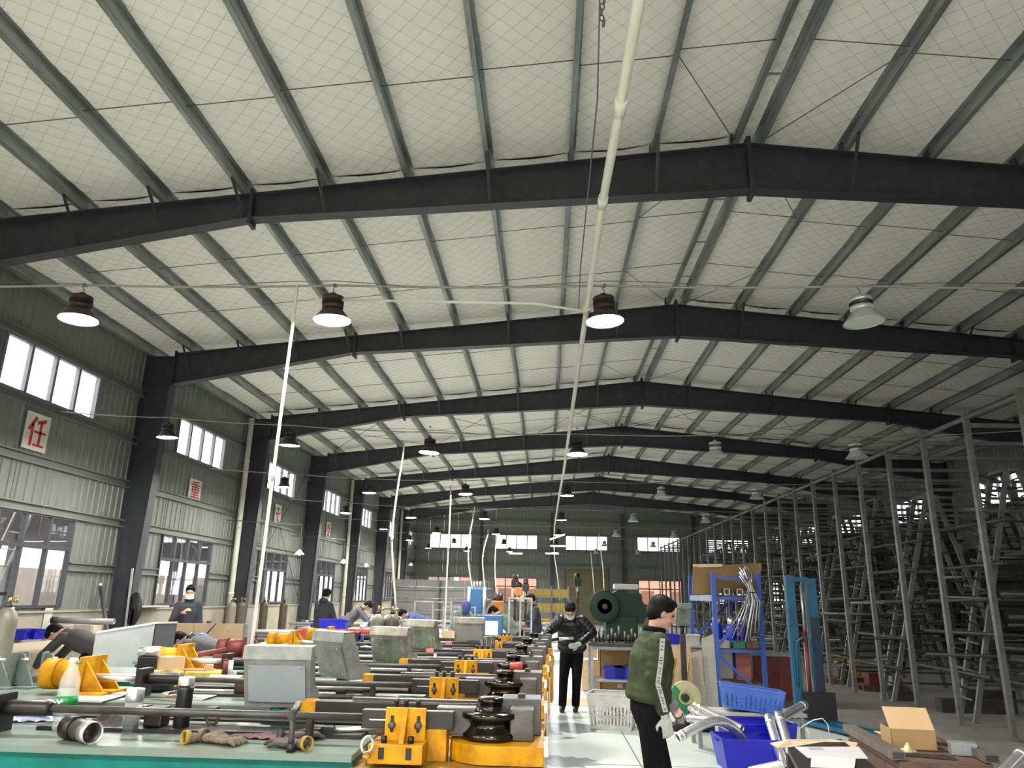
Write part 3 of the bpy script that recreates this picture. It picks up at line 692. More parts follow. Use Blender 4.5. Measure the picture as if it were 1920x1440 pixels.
    obj('guide_rod', MB().tube([(-3.1, .60, ZT+.06), (-1.0, .60, ZT+.06)], .014, 10), M_CHROME, t)
    obj('chip_tray', MB().box((-2.7, .40, ZT), (-.95, .56, ZT+.02)), M_IRON, t)
    obj('side_rail', MB().cbox((-1.75, .74, ZT+.04), (2.0, .05, .05), bev=.004), M_IRON, t)
    for x in (-2.3, -1.9, -1.45): obj('rail_clip', MB().cbox((x, .74, ZT+.075), (.06, .07, .03), bev=.004), M_IRON2, t)
    obj('stop_block', MB().cbox((-2.1-.1*k, .5, ZT+.07), (.1, .1, .1), bev=.01), M_RUST if k % 2 else M_IRON, t)
    obj('rod_support', MB().cbox((-1.2, .31, ZT+.05), (.03, .05, .12)), M_IRON, t)
    mo = obj('rod_mount', MB().cbox((-2.85, .31, ZT+.09), (.05, .16, .2), bev=.004), M_IRON, t)
    obj('mount_nut', MB().lathe([(.03, 0), (.04, .03), (.04, .22), (.03, .25)], (-2.825, .31, ZT+.12), 14, 'X'), M_IRON, mo)
    obj('piston_rod', MB().tube([(-3.3, .31, ZT+.12), (-2.87, .31, ZT+.12)], .026, 16), M_CHROME, t)
    rm = rear or M_YEL
    rp = MB(); rp.cbox((-3.27, .36, ZT+.13), (.035, .30, .26), bev=.004); rp.cbox((-3.22, .36, ZT+.015), (.3, .34, .03), bev=.004)
    rp.prism([(0, 0), (.16, 0), (0, .2)], .44, .46, lambda u, v, q: (-3.255+u, q, ZT+.03+v)); rp.prism([(0, 0), (.16, 0), (0, .2)], .24, .26, lambda u, v, q: (-3.255+u, q, ZT+.03+v)); obj('cylinder_bracket', rp, rm, t)
    cy = obj('cylinder', MB().tube([(-3.52, .36, ZT+.13), (-3.29, .36, ZT+.13)], .095, 22), rm, t)
    obj('cylinder_cap', MB().tube([(-3.60, .36, ZT+.13), (-3.50, .36, ZT+.13)], .105, 22), rm, cy)
    for cx, cyy, cz, rz, m_, s_ in con: control_box(t, (cx-xe, cyy-yf, cz), rz, .385, m_, s_)
    return t
MY = [3.79, 5.24, 6.69, 8.14, 9.59, 11.04]
bender(0, MY[0], 0.0, 'nearest teal and yellow tube bender with a water bottle on its bed', [(-1.56, 4.62, 1.0, R(3), M_CON, mat('console_light', (.32, .355, .36), .4, .1, .04))])
bender(1, MY[1], 0.0, 'second teal and yellow tube bender with a cardboard box on its bed', [(-1.62, 6.05, 1.02, R(-38), M_CON, M_CON)])
bender(2, MY[2], 0.0, 'third tube bender in the row, with a bundle of upright square tubes', [(-1.48, 7.55, 1.0, R(-14), M_CONW, M_CONG)])
bender(3, MY[3], .03, 'fourth tube bender in the row, with a dark red rear cylinder', [(-1.42, 8.95, 1.03, R(-16), M_CONW, M_CONG)], rear=M_REDM)
bender(4, MY[4], .06, 'fifth tube bender in the row, its grey console turned to the aisle', [(-1.0, 10.35, 1.03, R(6), M_CONW, mat('console_plain', (.30, .30, .28), .5, .1, .1))])
bender(5, MY[5], .12, 'sixth tube bender in the row, where the man in the black jacket works', [])

# ------------------------------------------------------------------ small things on the near machine beds
def on(px, py, z=ZT): return atZ(px, py, z)
M_PET = mat('pet_plastic', (.70, .74, .74), .12, 0, 0, alpha=.30); M_WATER = glass_mat('water', (.93, .95, .93), .15, .02); M_TEA = glass_mat('tea', (.45, .42, .22), .1, .02)
M_GREENL = mat('green_label', (.01, .22, .05), .4, 0, .05); M_WHITE = mat('white_plastic', (.70, .70, .68), .4, 0, .04); M_BLACK = mat('black_paint', (.012, .012, .013), .35, .1, .1)
def bottle(p):
    t = thing('water_bottle', 'clear plastic water bottle with a green label and white cap', 'bottle', p)
    s_ = .365; r_ = .052
    pr = [(.040, 0), (.050, .012), (r_, .04), (r_*.95, .055), (r_, .07), (r_*.95, .085), (r_, .1), (r_, .14), (r_, .195), (r_*.93, .22), (r_*.98, .24), (r_*.8, .275), (r_*.5, .315), (.020, .33), (.020, .338)]
    obj('bottle_body', MB().lathe(pr, n=28), M_PET, t); obj('bottle_label', MB().lathe([(r_+.0008, .125), (r_+.0008, .175)], n=28), M_GREENL, t)
    obj('label_print', MB().grid(lambda u, v: Vector(((r_+.0016)*math.cos(R(-125+45*u)), (r_+.0016)*math.sin(R(-125+45*u)), .142+.014*v+.006*math.sin(u*9))), 8, 1), M_WHITE, t)
    obj('bottle_cap', MB().lathe([(.022, .336), (.022, .36), (.019, .364), (0, .364)], n=20), M_WHITE, t); obj('cap_ring', MB().tube([(.022+.02*math.sin(a), .004*a, .333+.012*(1-math.cos(a))) for a in [k*.5 for k in range(13)]], .003, 6), M_GREENL, t)
bottle(on(116, 1370))
t = thing('tea_glass', 'glass tumbler with a steel lid, greenish tea in it', 'tumbler', on(243, 1372))
obj('glass_wall', MB().lathe([(.040, .004), (.042, .0), (.042, .150), (.039, .150), (.038, .012)], n=24), M_PET, t); obj('tea', MB().lathe([(.036, .013), (.037, .09), (0, .0905)], n=24), M_TEA, t)
obj('steel_lid', MB().lathe([(.044, .15), (.046, .155), (.046, .212), (.043, .216), (0, .216)], n=24), M_CHROME, t)
t = thing('thermos', 'slim black thermos flask with a steel cap', 'thermos', on(338, 1370))
obj('flask_body', MB().lathe([(.040, 0), (.042, .004), (.042, .19), (.043, .205), (.043, .225)], n=24), M_BLACK, t); obj('flask_cap', MB().lathe([(.041, .226), (.043, .232), (.043, .268), (.040, .272), (0, .272)], n=24), M_CHROME, t)
p = on(152, 1391)
t = thing('pipe_fitting', 'short bright steel pipe fitting lying on the near bed', 'fitting', p)
obj('fitting_tube', MB().pipe([(-.09, .05, .055), (0, 0, .052), (.07, -.045, .05)], .050, .005, 20), M_IRON2, t); obj('fitting_collar', MB().pipe([(-.115, .062, .056), (-.045, .025, .054)], .057, .006, 20), M_IRON, t); obj('machined_end', MB().pipe([(.03, -.02, .051), (.085, -.055, .05)], .0515, .003, 20), M_CHROME, t)

TMP = bpy.data.scenes.new('workbench_tmp')
def remeshed(name, mb, m, parent=None, vox=.006, smooth=4, loc=None, world=False, rz=0):
    me = mb.mesh(name+'_src'); o = bpy.data.objects.new(name+'_src', me); TMP.collection.objects.link(o)
    md = o.modifiers.new('r', 'REMESH'); md.mode = 'VOXEL'; md.voxel_size = vox; md.use_smooth_shade = True
    if smooth:
        ms = o.modifiers.new('s', 'SMOOTH'); ms.iterations = smooth; ms.factor = .5
    vl = TMP.view_layers[0]; vl.update(); dg = vl.depsgraph; me2 = bpy.data.meshes.new_from_object(o.evaluated_get(dg)); me2.name = name
    bpy.data.objects.remove(o); bpy.data.meshes.remove(me)
    for pl in me2.polygons: pl.use_smooth = True
    me2.materials.clear(); me2.materials.append(m)
    if world and parent is not None: me2.transform(W(parent).inverted())
    o = obj(name, me2, None, parent, loc, rz); return o
def limb(mb, pts, rad, n=12, flat=1.0):
    for i in range(len(pts)-1):
        a, b = Vector(pts[i]), Vector(pts[i+1])
        mb.tube([a, a.lerp(b, .33), a.lerp(b, .67), b], [rad[i], rad[i]*.67+rad[i+1]*.33, rad[i]*.33+rad[i+1]*.67, rad[i+1]], n)
    for q, r_ in zip(pts, rad): mb.ball(q, r_, 12, 8)
    return mb
def glove(p, rz, m, label, s_=1.0, cuff=None):
    t = thing('work_glove', label, 'glove', p, rz)
    mb = MB(); mb.ball((0, 0, .022), (.05*s_, .042*s_, .022)); mb.ball((-.06*s_, 0, .024), (.04*s_, .038*s_, .024))
    for q in range(4):
        a = R(-24+16*q); mb2 = limb(mb, [(.035*s_, (-.03+.02*q)*s_, .018), ((.085+.01*(q in (1, 2)))*s_, (-.04+.027*q)*s_, .026), ((.115)*s_, (-.046+.031*q)*s_, .012)], [.012, .0115, .010])
    limb(mb, [(-.01, .035*s_, .02), (.03*s_, .07*s_, .024), (.055*s_, .075*s_, .014)], [.014, .012, .011])
    remeshed('glove_shell', mb, m, t, .005, 2)
    obj('glove_cuff', MB().pipe([(-.085*s_, 0, .03), (-.112*s_, .004, .032)], .034, .004, 14), cuff or m, t)
M_GLV = mat('dirty_glove', (.16, .12, .08), .9, 0, .3, 30); M_GLVD = mat('oily_glove', (.06, .05, .045), .7, 0, .3, 30); M_YCUFF = mat('yellow_cuff', (.34, .22, .03), .8, 0, .1)
glove(on(380, 1390), R(60), M_GLV, 'brown oily work glove beside the eye bolt on the near bed', 1, M_YCUFF); glove(on(412, 1395), R(-15), M_GLV, 'brown crumpled work glove right of its pair on the near bed', 1.05)
glove(on(545, 1402), R(150), M_GLVD, 'dark glove with a yellow cuff beside the upright handle', 1.1, M_YCUFF); glove(on(560, 1388), R(35), M_GLVD, 'dark oily glove behind the yellow cuffed one', 1.0)
t = thing('eye_bolt', 'grey lifting eye standing upright on the near bed', 'eye bolt', on(396, 1366))
obj('eye', MB().tube([(.034*math.cos(a), 0, .055+.034*math.sin(a)) for a in [k*math.pi/8 for k in range(17)]], .009, 8, cap=False), M_IRON2, t); obj('shank', MB().lathe([(.022, 0), (.022, .012), (.012, .014), (.012, .03)], n=12), M_IRON2, t)
t = thing('eye_bolt', 'bright lifting eye in front of the yellow bracket', 'eye bolt', on(699, 1421)+Vector((-.03, .0, 0)))
obj('eye', MB().tube([(.030*math.cos(a)*.75, .02*math.cos(a), .055+.034*math.sin(a)) for a in [k*math.pi/8 for k in range(17)]], .007, 8, cap=False), M_CHROME, t); obj('shank', MB().lathe([(.02, 0), (.02, .012), (.01, .014), (.01, .026)], n=12), M_YELD, t)
p = on(508, 1432); p = Vector((p.x, 3.83, ZT))
t = thing('tommy_bar', 'upright rod with a cross handle at the front of the near bed', 'tool', p)
obj('upright_rod', MB().tube([(0, 0, 0), (-.004, 0, .19)], .014, 12), M_IRON2, t); obj('cross_bar', MB().tube([(-.012, .10, .2), (.008, -.07, .165)], .017, 12), M_IRON2, t); obj('socket', MB().tube([(0, 0, .0), (0, 0, .04)], .022, 12), M_IRON, t)
t = thing('torque_rod', 'steel rod with a swivel joint lying behind the dark gloves', 'tool', on(560, 1381))
e = on(724, 1378)-on(560, 1381)
obj('rod', MB().tube([(.17, .02, .03), (e.x, e.y, .035)], .013, 12), M_CHROME, t); obj('joint', MB().cbox((.15, .015, .03), (.07, .045, .05), rz=.1, bev=.008), M_IRON, t); obj('shank', MB().tube([(0, 0, .02), (.12, .012, .03)], .016, 12), M_IRON2, t)
p = on(512, 1352)
t = thing('console_pedestal', 'curved teal pedestal that carries the nearest console', 'pedestal', p)
obj('curved_arm', MB().tube([(.0, .0, .085), (.02, .0, .05), (.06, -.02, .028), (.14, -.03, .02), (.26, -.05, .018)], [.03, .036, .04, .032, .02], 14), M_TEAL, t); obj('pedestal_foot', MB().cbox((.0, .01, .012), (.12, .1, .024), bev=.006), M_TEAL, t)
def sheet_item(name, label, cat, pts, m, th=.003, lift=.002, parent=None):
    c = sum((Vector(q) for q in pts), Vector())/len(pts); mb = MB()
    n = len(pts); vs = [Vector(q)-c+Vector((0, 0, lift)) for q in pts]+[Vector(q)-c+Vector((0, 0, lift+th)) for q in pts]
    mb.add(vs, [tuple(reversed(range(n))), tuple(range(n, 2*n))]+[(k, (k+1) % n, n+(k+1) % n, n+k) for k in range(n)])
    return solo(name, mb, m, label, cat, c)
M_CARD = mat('cardboard', (.50, .35, .20), .85, 0, .08, 8); M_PAPR = mat('paper_white', (.52, .50, .46), .8, 0, .04)
sheet_item('cardboard_scrap', 'flat cardboard scrap lying left of the thermos', 'cardboard', [on(262, 1361), on(322, 1357), on(326, 1370), on(274, 1373)], M_CARD, .006)
def crumple(name, label, cat, c, sx, sy, h, m, seed, rz=0):
    r2 = random.Random(seed); ph = [r2.uniform(0, 6) for _ in range(6)]
    mb = MB(); mb.grid(lambda u, v: Vector(((u-.5)*sx, (v-.5)*sy*(.7+.3*math.sin(4*u+ph[3])), .004+h*(max(0, math.sin(math.pi*u)*math.sin(math.pi*v)))*(.6+.4*math.sin(9*u+ph[0])*math.sin(7*v+ph[1]))+.01*math.sin(15*u+11*v+ph[2])**2)), 16, 12)
    return solo(name, mb, m, label, cat, c, rz)
crumple('plastic_wrap', 'crumpled pale blue plastic wrap at the left end of the near bed', 'wrap', on(58, 1352), .32, .16, .07, mat('blue_wrap', (.36, .38, .55), .25, 0, .1, 20), 4)
crumple('oily_rag', 'dark crumpled rag beside the tea glass', 'rag', on(205, 1362), .28, .14, .09, M_GLVD, 8)
crumple('oily_rag', 'flat brown rag under the torque rod', 'rag', on(490, 1384), .32, .12, .015, mat('brown_rag', (.13, .06, .05), .9, 0, .2, 20), 9)
# second bed
def slab(name, label, cat, c, d, m, rz=0, bev=.004, group=None):
    return solo(name, MB().cbox((0, 0, d[2]/2), d, bev=bev), m, label, cat, c, rz, group)
p = on(298, 1296)
t = thing('tool_case', 'black plastic tool case with a yellow label on the second bed', 'case', p, R(6))
obj('case_body', MB().cbox((0, 0, .065), (.26, .18, .13), bev=.02), M_BLACK, t); obj('case_label', MB().cbox((.132, -.02, .075), (.004, .10, .075)), mat('yellow_label', (.50, .42, .05), .6), t); obj('case_handle', MB().tube([(-.05, -.092, .07), (-.04, -.12, .08), (.04, -.12, .08), (.05, -.092, .07)], .008, 8), M_BLACK, t)
for k, (pp, lab) in enumerate((([(300,1302),(352,1294),(412,1297),(418,1302),(378,1314)], 'white paper sheets fanned out behind the thermos'), ([(120,1302),(215,1298),(240,1304),(190,1318),(130,1316)], 'white papers behind the water bottle'), ([(280,1312),(330,1304),(352,1312),(330,1316)], 'brown card under the white sheets'))):
    for q in range(3 if k < 2 else 1):
        z = ZT+.004*q; sheet_item('paper_sheet', lab if q == 0 else lab+(', middle of the pile' if q == 1 else ', top of the pile'), 'paper', [on(x+q*3, y-q*1.5, z) for x, y in pp], M_PAPR if k < 2 else M_RUST, .002)
p = on(318, 1243, 1.10)
crt = thing('cardboard_box', 'small worn cardboard box on yellow bags beyond the second bed', 'box', Vector((atY(318, 1242, 6.85).x, 6.85, ZT+.056)), R(-28))
obj('box_shell', MB().cbox((0, 0, .055), (.2, .17, .11), bev=.003), M_CARD, crt); obj('box_flap', MB().box((-.101, -.004, .1105), (.101, .004, .1125)), mat('tape_brown', (.36, .24, .12), .5), crt)
zc = ZT+.04
M_YBAG = mat('yellow_bag', (.55, .45, .10), .5, 0, .2, 8)
for k, px in enumerate((297, 336, 378, 400)):
    q = atY(px, 1250, 6.85); q.z = ZT
    mb = MB(); mb.cbox((0, 0, .03), (.2, .22, .055), bev=.025); solo('yellow_bag', mb, M_YBAG, ('leftmost flat yellow bag under the small box', 'second flat yellow bag of the row beside the box', 'flat yellow bag under the orange sheet', 'rightmost flat yellow bag by the red clamp')[k], 'bag', q, R(5*k-8))
sheet_item('orange_sheet', 'salmon orange plastic sheet on the yellow bags', 'sheet', [Vector((atY(x_, 1245, 6.85).x, y_, ZT+.057)) for x_, y_ in ((345, 6.76), (395, 6.76), (398, 6.94), (345, 6.94))], mat('salmon_cap', (.62, .17, .11), .5), .004, .004)
t = thing('red_clamp', 'dark red cast clamp bracket beyond the yellow bags', 'clamp', (atY(415, 1245, 7.1).x, 7.1, ZT), R(20))
obj('clamp_body', MB().cbox((0, 0, .09), (.16, .1, .18), bev=.02), M_REDM, t); obj('clamp_arm', MB().cbox((-.09, 0, .19), (.24, .06, .04), ry=R(-12), bev=.01), M_REDM, t); obj('clamp_screw', MB().tube([(.1, 0, .1), (.28, 0, .1)], .02, 10), M_REDM, t)
t = thing('foil_roll', 'roll of silvery wrap on the bed behind the tool case', 'roll', (atY(278, 1234, 6.8).x, 6.82, ZT), R(8))
obj('roll', MB().tube([(-.09, 0, .2), (.09, 0, .2)], .045, 16), M_CHROME, t); obj('roll_stand', MB().cbox((0, 0, .08), (.16, .1, .16), bev=.005), M_BLACK, t)
t = thing('wood_roller', 'pale wooden roller with metal ends on the second bed', 'roller', on(425, 1285), R(4))
obj('roller_barrel', MB().tube([(-.14, 0, .05), (.12, 0, .05)], .03, 14), mat('pale_wood', (.60, .50, .36), .7, 0, .1), t); obj('roller_end', MB().tube([(.12, 0, .05), (.19, 0, .05)], .02, 12), M_IRON2, t); obj('roller_base', MB().cbox((0, 0, .012), (.3, .06, .024)), M_IRON, t)
for k, (px, py, rz, lab) in enumerate(((650, 1302, 8, 'dark pliers lying on the second bed left of the black ratchet'), (735, 1296, 3, 'long black ratchet on the second bed'), (790, 1300, -4, 'steel spanner on the second bed near the yellow bracket'), (700, 1308, -12, 'short steel rod at the front of the second bed'))):
    t = thing('hand_tool', lab, 'tool', on(px, py), R(rz))
    obj('tool_handle', MB().tube([(-.02, 0, .014), (.2, 0, .014)], .009, 8), M_IRON if k < 2 else M_CHROME, t); obj('tool_head', MB().cbox((-.045, 0, .016), (.07, .035, .03), bev=.008), M_IRON, t); obj('tool_tip', MB().cbox((.215, 0, .014), (.03, .02, .014), bev=.004), M_IRON2, t)
t = thing('green_can', 'small green tin with bits beside the second yellow bracket', 'tin', on(806, 1301)); obj('can_body', MB().lathe([(.026, 0), (.026, .055), (.024, .055), (.024, .004)], n=16), M_GREENL, t); obj('can_rim', MB().lathe([(.027, .05), (.028, .053), (.027, .056)], n=16), M_CHROME, t)
# third bed: upright square tubes, red grinder, tins
for k in range(6):
    q = on(903+4.2*k, 1243-(k % 2)*3, ZT); h = .26+.012*(k % 3)
    mb = MB(); mb.pipe([(0, 0, 0), (0, 0, h)], .021, .003, 4); solo('square_tube', mb, M_IRON2, ORD[k]+' upright square tube from the left in the bundle on the third bender', 'tube', q, R(45+6*k), 'upright square tubes on the third bender')
t = thing('angle_grinder', 'orange red grinder lying on the second die', 'grinder', (atY(966, 1256, 5.62).x, 5.62, ZT+.232))
obj('grinder_body', MB().tube([(-.04, 0, .026), (.05, .01, .028)], [.022, .028], 12), mat('orange_red', (.55, .07, .03), .4), t); obj('grinder_neck', MB().tube([(-.10, 0, .022), (-.04, 0, .026)], .015, 10), M_IRON, t)
for k, (px, py) in enumerate(((955, 1240), (985, 1243), (1005, 1235), (968, 1228))):
    q = on(px, py, ZT-.04) if 0 else Vector((atY(px, py, 7.0).x, 7.0+.15*k, ZT+.035 if k != 9 else ZT)); t = thing('oil_tin', ('dark tin behind the orange grinder', 'shiny flat tin behind the orange grinder', 'white crumpled cup on the third bender head', 'red tin on the third bender head')[k], 'tin', q)
    obj('tin_body', MB().lathe([(.04, 0), (.042, .01), (.042, .05), (.035, .055), (0, .055)], n=16), (M_IRON, M_CHROME, M_PAPR, M_REDM)[k], t); obj('tin_lid', MB().lathe([(.03, .055), (.03, .065), (0, .066)], n=12), M_IRON2, t)

# fixtures and papers at the left end of the second bed
M_FIX = mat('fixture_green_grey', (.13, .17, .15), .5, .2, .2, 8)
for k, (px, rz) in enumerate(((20, 12), (52, -8), (84, 20))):
    t = thing('jig_bracket', ('leftmost', 'middle', 'rightmost')[k]+' green grey jig bracket behind the water bottle', 'jig', Vector((atY(px, 1290, 6.0).x, 5.75+.1*k, ZT)), R(rz))
    mb = MB(); mb.prism([(0, 0), (.16, 0), (.03, .24), (0, .24)], -.01, .01, lambda u, v, q: (u, q, v)); obj('jig_rib', mb, M_FIX, t); obj('jig_plate', MB().cbox((-.008, 0, .12), (.016, .14, .26), bev=.003), M_FIX, t); obj('jig_foot', MB().cbox((.06, 0, .008), (.26, .16, .016), bev=.003), M_FIX, t); obj('jig_pin', MB().tube([(-.03, 0, .2), (.08, 0, .2)], .012, 8), M_CHROME, t)
sheet_item('paper_sheet', 'white paper sheet tucked under the jig brackets', 'paper', [on(40, 1322), on(95, 1312), on(110, 1320), on(60, 1330)], M_PAPR, .002)
# ------------------------------------------------------------------ people
M_SKIN = mat('skin', (.46, .26, .18), .55, 0, .08, 20); M_HAIR = mat('black_hair', (.005, .004, .004), .6, 0, .1, 60, spec=.12); M_MASK = mat('face_mask', (.62, .66, .70), .8, 0, .03)
M_SHOE = mat('dark_shoe', (.012, .012, .013), .5, 0, .1); M_GLW = mat('white_glove', (.45, .44, .41), .9, 0, .15, 40); M_EYE = mat('eye_dark', (.01, .008, .008), .2, 0, 0)
def hand(mb, wr, d, up, side, s_=1.0, curl=.6):
    "palm and five fingers: wr wrist, d hand direction, up = back of the hand, side = thumb side"
    wr = Vector(wr); d = Vector(d).normalized(); up = Vector(up); up = (up-d*up.dot(d)).normalized(); sd = d.cross(up).normalized()*side
    M = Matrix((d, sd, up)).transposed()
    mb.ball(wr+d*.05*s_, (.05*s_, .042*s_, .018*s_), M=M); mb.ball(wr, .026*s_)
    for k, ln in enumerate((.075, .085, .08, .062)):
        b = wr+d*.085*s_+sd*(.028-.019*k)*s_; c = curl
        k1 = b+(d*math.cos(c*.6)-up*math.sin(c*.6))*ln*.45*s_; k2 = k1+(d*math.cos(c*1.5)-up*math.sin(c*1.5))*ln*.33*s_; k3 = k2+(d*math.cos(c*2.3)-up*math.sin(c*2.3))*ln*.3*s_
        limb(mb, [b, k1, k2, k3], [.0105*s_, .010*s_, .009*s_, .008*s_], 8)
    b = wr+d*.03*s_+sd*.03*s_; k1 = b+(d*.6+sd*.75).normalized()*.04*s_-up*.01*s_; k2 = k1+(d*.9+sd*.15-up*.3).normalized()*.035*s_
    limb(mb, [b, k1, k2], [.013*s_, .011*s_, .009*s_], 8)
def person(label, loc, rz, J, cols, vox=.012, mask=False, glove_m=None, stripe=False, puff=0, hood=None, helmet=None, hairm=None, name='person', fat=1.0, group=None):
    j = {k: Vector(v) for k, v in J.items()}
    bd = MB(); up = (j['head']-j['neck']).normalized(); fw = j['face']; fw = (fw-up*fw.dot(up)).normalized(); sd = up.cross(fw)
    M = Matrix((fw, sd, up)).transposed(); h = j['head']
    P = lambda a, b, c: h+fw*a+sd*b+up*c
    bd.ball(P(-.008, 0, .03), (.098, .077, .092), 18, 14, M); bd.ball(P(.022, 0, -.035), (.068, .060, .082), 16, 12, M); bd.ball(P(.055, 0, -.088), (.032, .036, .025), M=M)
    bd.ball(P(.086, 0, .035), (.014, .045, .012), M=M); limb(bd, [P(.088, 0, .015), P(.108, 0, -.025)], [.010, .0145]); bd.ball(P(.088, 0, -.062), (.012, .026, .010), M=M)
    for s_ in (-1, 1): bd.ball(P(-.005, s_*.076, -.01), (.022, .010, .032), M=M); bd.ball(P(.068, s_*.034, -.03), (.02, .022, .022), M=M)
    limb(bd, [P(-.02, 0, -.07), j['neck'], j['chest']], [.052, .055, .09])
    limb(bd, [j['chest'], j['pelvis']], [.11, .105])
    for s_ in 'LR':
        limb(bd, [j['sh'+s_], j['el'+s_], j['wr'+s_]], [.05, .042, .027]); limb(bd, [j['hip'+s_], j['kn'+s_], j['an'+s_]], [.075, .052, .038])
        limb(bd, [j['chest'], j['sh'+s_]], [.08, .055])
        hd = (j['wr'+s_]-j['el'+s_]).normalized(); hd = (hd+j.get('hd'+s_, hd)*1.0).normalized()
        hand(bd, j['wr'+s_], hd, j.get('hu'+s_, Vector((0, 1 if s_ == 'L' else -1, 0))), 1 if s_ == 'R' else -1, .95)
    body = remeshed(name, bd, M_SKIN, None, vox if vox < .01 else .009, 2); body.location = loc; body.rotation_euler[2] = rz; tag(body, label, 'person', group)
    jk = MB(); pf = 1+puff*.22
    def puffy(a, b, r1, r2, n):
        a, b = Vector(a), Vector(b); m = n*4; pts = [a.lerp(b, q/m) for q in range(m+1)]
        jk.tube(pts, [(r1+(r2-r1)*q/m)*(1+(.10*abs(math.sin(math.pi*q/4))-.05 if puff else .02*math.sin(q*1.7))) for q in range(m+1)], 18)
    fx = (j['hipL']-j['hipR']).normalized(); ax = (j['chest']-j['pelvis']).normalized(); fr_ = ax.cross(fx)*-1
    hem = j['pelvis']-ax*j.get('hem', Vector((.05, 0, 0))).x
    m = 22
    def ring(c, rx, ry): return [c+fx*rx*math.cos(2*math.pi*q/m)+fr_*ry*math.sin(2*math.pi*q/m) for q in range(m)]
    nk = j['neck']; tl = [(hem, .185, .135), (hem+ax*.03, .20, .148), (j['pelvis'].lerp(j['chest'], .45), .19, .14), (j['chest'], .195, .145), (j['chest'].lerp(nk, .55), .175, .12), (nk-ax*.02, .10, .085), (nk+ax*.025, .078, .072)]
    rings = []
    for a in range(len(tl)-1):
        n2 = 6
        for q in range(n2):
            u = q/n2; u2 = u*u*(3-2*u); c = tl[a][0].lerp(tl[a+1][0], u); k = 1+(puff*.05*(abs(math.sin(math.pi*(a*n2+q)/4))-.5))
            rings.append(ring(c, (tl[a][1]+(tl[a+1][1]-tl[a][1])*u2)*k*fat, (tl[a][2]+(tl[a+1][2]-tl[a][2])*u2)*k*fat))
    rings.append(ring(*tl[-1])); vs = [p for r_ in rings for p in r_]
    fs = [(a*m+q, a*m+(q+1) % m, (a+1)*m+(q+1) % m, (a+1)*m+q) for a in range(len(rings)-1) for q in range(m)]+[tuple(reversed(range(m))), tuple((len(rings)-1)*m+q for q in range(m))]
    jk.add(vs, fs, True)
    for s_ in 'LR':
        sh, el, wr = j['sh'+s_], j['el'+s_], j['wr'+s_]
        jk.ball(sh, .072*pf*fat); puffy(sh, el, .070*pf*fat, .060*pf*fat, 4); jk.ball(el, .060*pf); puffy(el, wr-(wr-el).normalized()*.015, .060*pf, .045*pf, 4)
    remeshed('jacket', jk, cols[0], body, vox, 2)
    tr = MB(); limb(tr, [j['pelvis']+ax*.10, j['pelvis']], [.125, .13], 16)
    for s_ in 'LR': limb(tr, [j['pelvis'].lerp(j['hip'+s_], .8), j['hip'+s_].lerp(j['kn'+s_], .3), j['kn'+s_], j['kn'+s_].lerp(j['an'+s_], .5), j['an'+s_]+Vector((0, 0, .01))], [.115, .098, .073, .066, .062], 16)
    remeshed('trousers', tr, cols[1], body, vox, 3)
    for s_ in 'LR':
        a = j['an'+s_]; td = j.get('toe'+s_, Vector((1, 0, 0))); td = td.normalized(); sh = MB()
        limb(sh, [a-td*.05-Vector((0, 0, .035)), a+td*.08-Vector((0, 0, .045)), a+td*.16-Vector((0, 0, .052))], [.045, .045, .036]); limb(sh, [a-Vector((0, 0, .03)), a+Vector((0, 0, .03))], [.048, .046])
        remeshed('shoe', sh, M_SHOE, body, .011, 1)
        if glove_m:
            g = MB(); hd = (j['wr'+s_]-j['el'+s_]).normalized(); hd = (hd+j.get('hd'+s_, hd)).normalized(); hand(g, j['wr'+s_], hd, j.get('hu'+s_, Vector((0, 1 if s_ == 'L' else -1, 0))), 1 if s_ == 'R' else -1, 1.1)
            limb(g, [j['wr'+s_]-hd*.05, j['wr'+s_]], [.036, .032]); remeshed('glove', g, glove_m[s_] if isinstance(glove_m, dict) else glove_m, body, .006, 1)
    if helmet is None:
        hr = MB(); hr.ball(P(-.020, 0, .048), (.104, .088, .092), 18, 14, M); hr.ball(P(-.055, 0, .0), (.065, .08, .085), 16, 12, M); hr.ball(P(.030, 0, .095), (.064, .072, .034), M=M)
        for s_ in (-1, 1): hr.ball(P(-.03, s_*.068, .005), (.045, .018, .055), M=M)
        remeshed('hair', hr, hairm or M_HAIR, body, .007, 1)
    else:
        hm = MB(); hm.ball(P(-.01, 0, .03), (.12, .10, .125), 18, 14, M); hm.ball(P(.06, 0, -.03), (.07, .085, .12), 16, 12, M); remeshed('welding_helmet', hm, helmet, body, .012, 2)
    if mask:
        mk = MB(); mk.grid(lambda u, v: P(.030+.082*math.sin(math.pi*(u*.9+.05))**.7*(1-.10*abs(v-.5)), (u-.5)*.150, -.10+.085*v), 12, 8); obj('face_mask', mk, M_MASK, body)
    if vox < .01:
        for s_ in (-1, 1): obj('eye', MB().ball(P(.083, s_*.031, .012), (.008, .014, .007), M=M), M_EYE, body)
    if stripe:
        sh, el, wr = j['shR'], j['elR'], j['wrR']; sp = MB(); out = Vector((0, -1, 0))
        pts = [sh+out*.085+Vector((0, 0, .045)), sh.lerp(el, .35)+out*.088, sh.lerp(el, .7)+out*.084, el+out*.077, el.lerp(wr, .4)+out*.072, el.lerp(wr, .85)+out*.062]
        wv = Vector((1, 0, 0))
        vs = []; 
        for p_ in pts: vs += [p_-wv*.019, p_+wv*.019]
        sp.add(vs, [(2*a, 2*a+1, 2*a+3, 2*a+2) for a in range(len(pts)-1)], True); obj('sleeve_stripe', sp, mat('grey_tape', (.42, .42, .40), .6, 0, .2, 30), body)
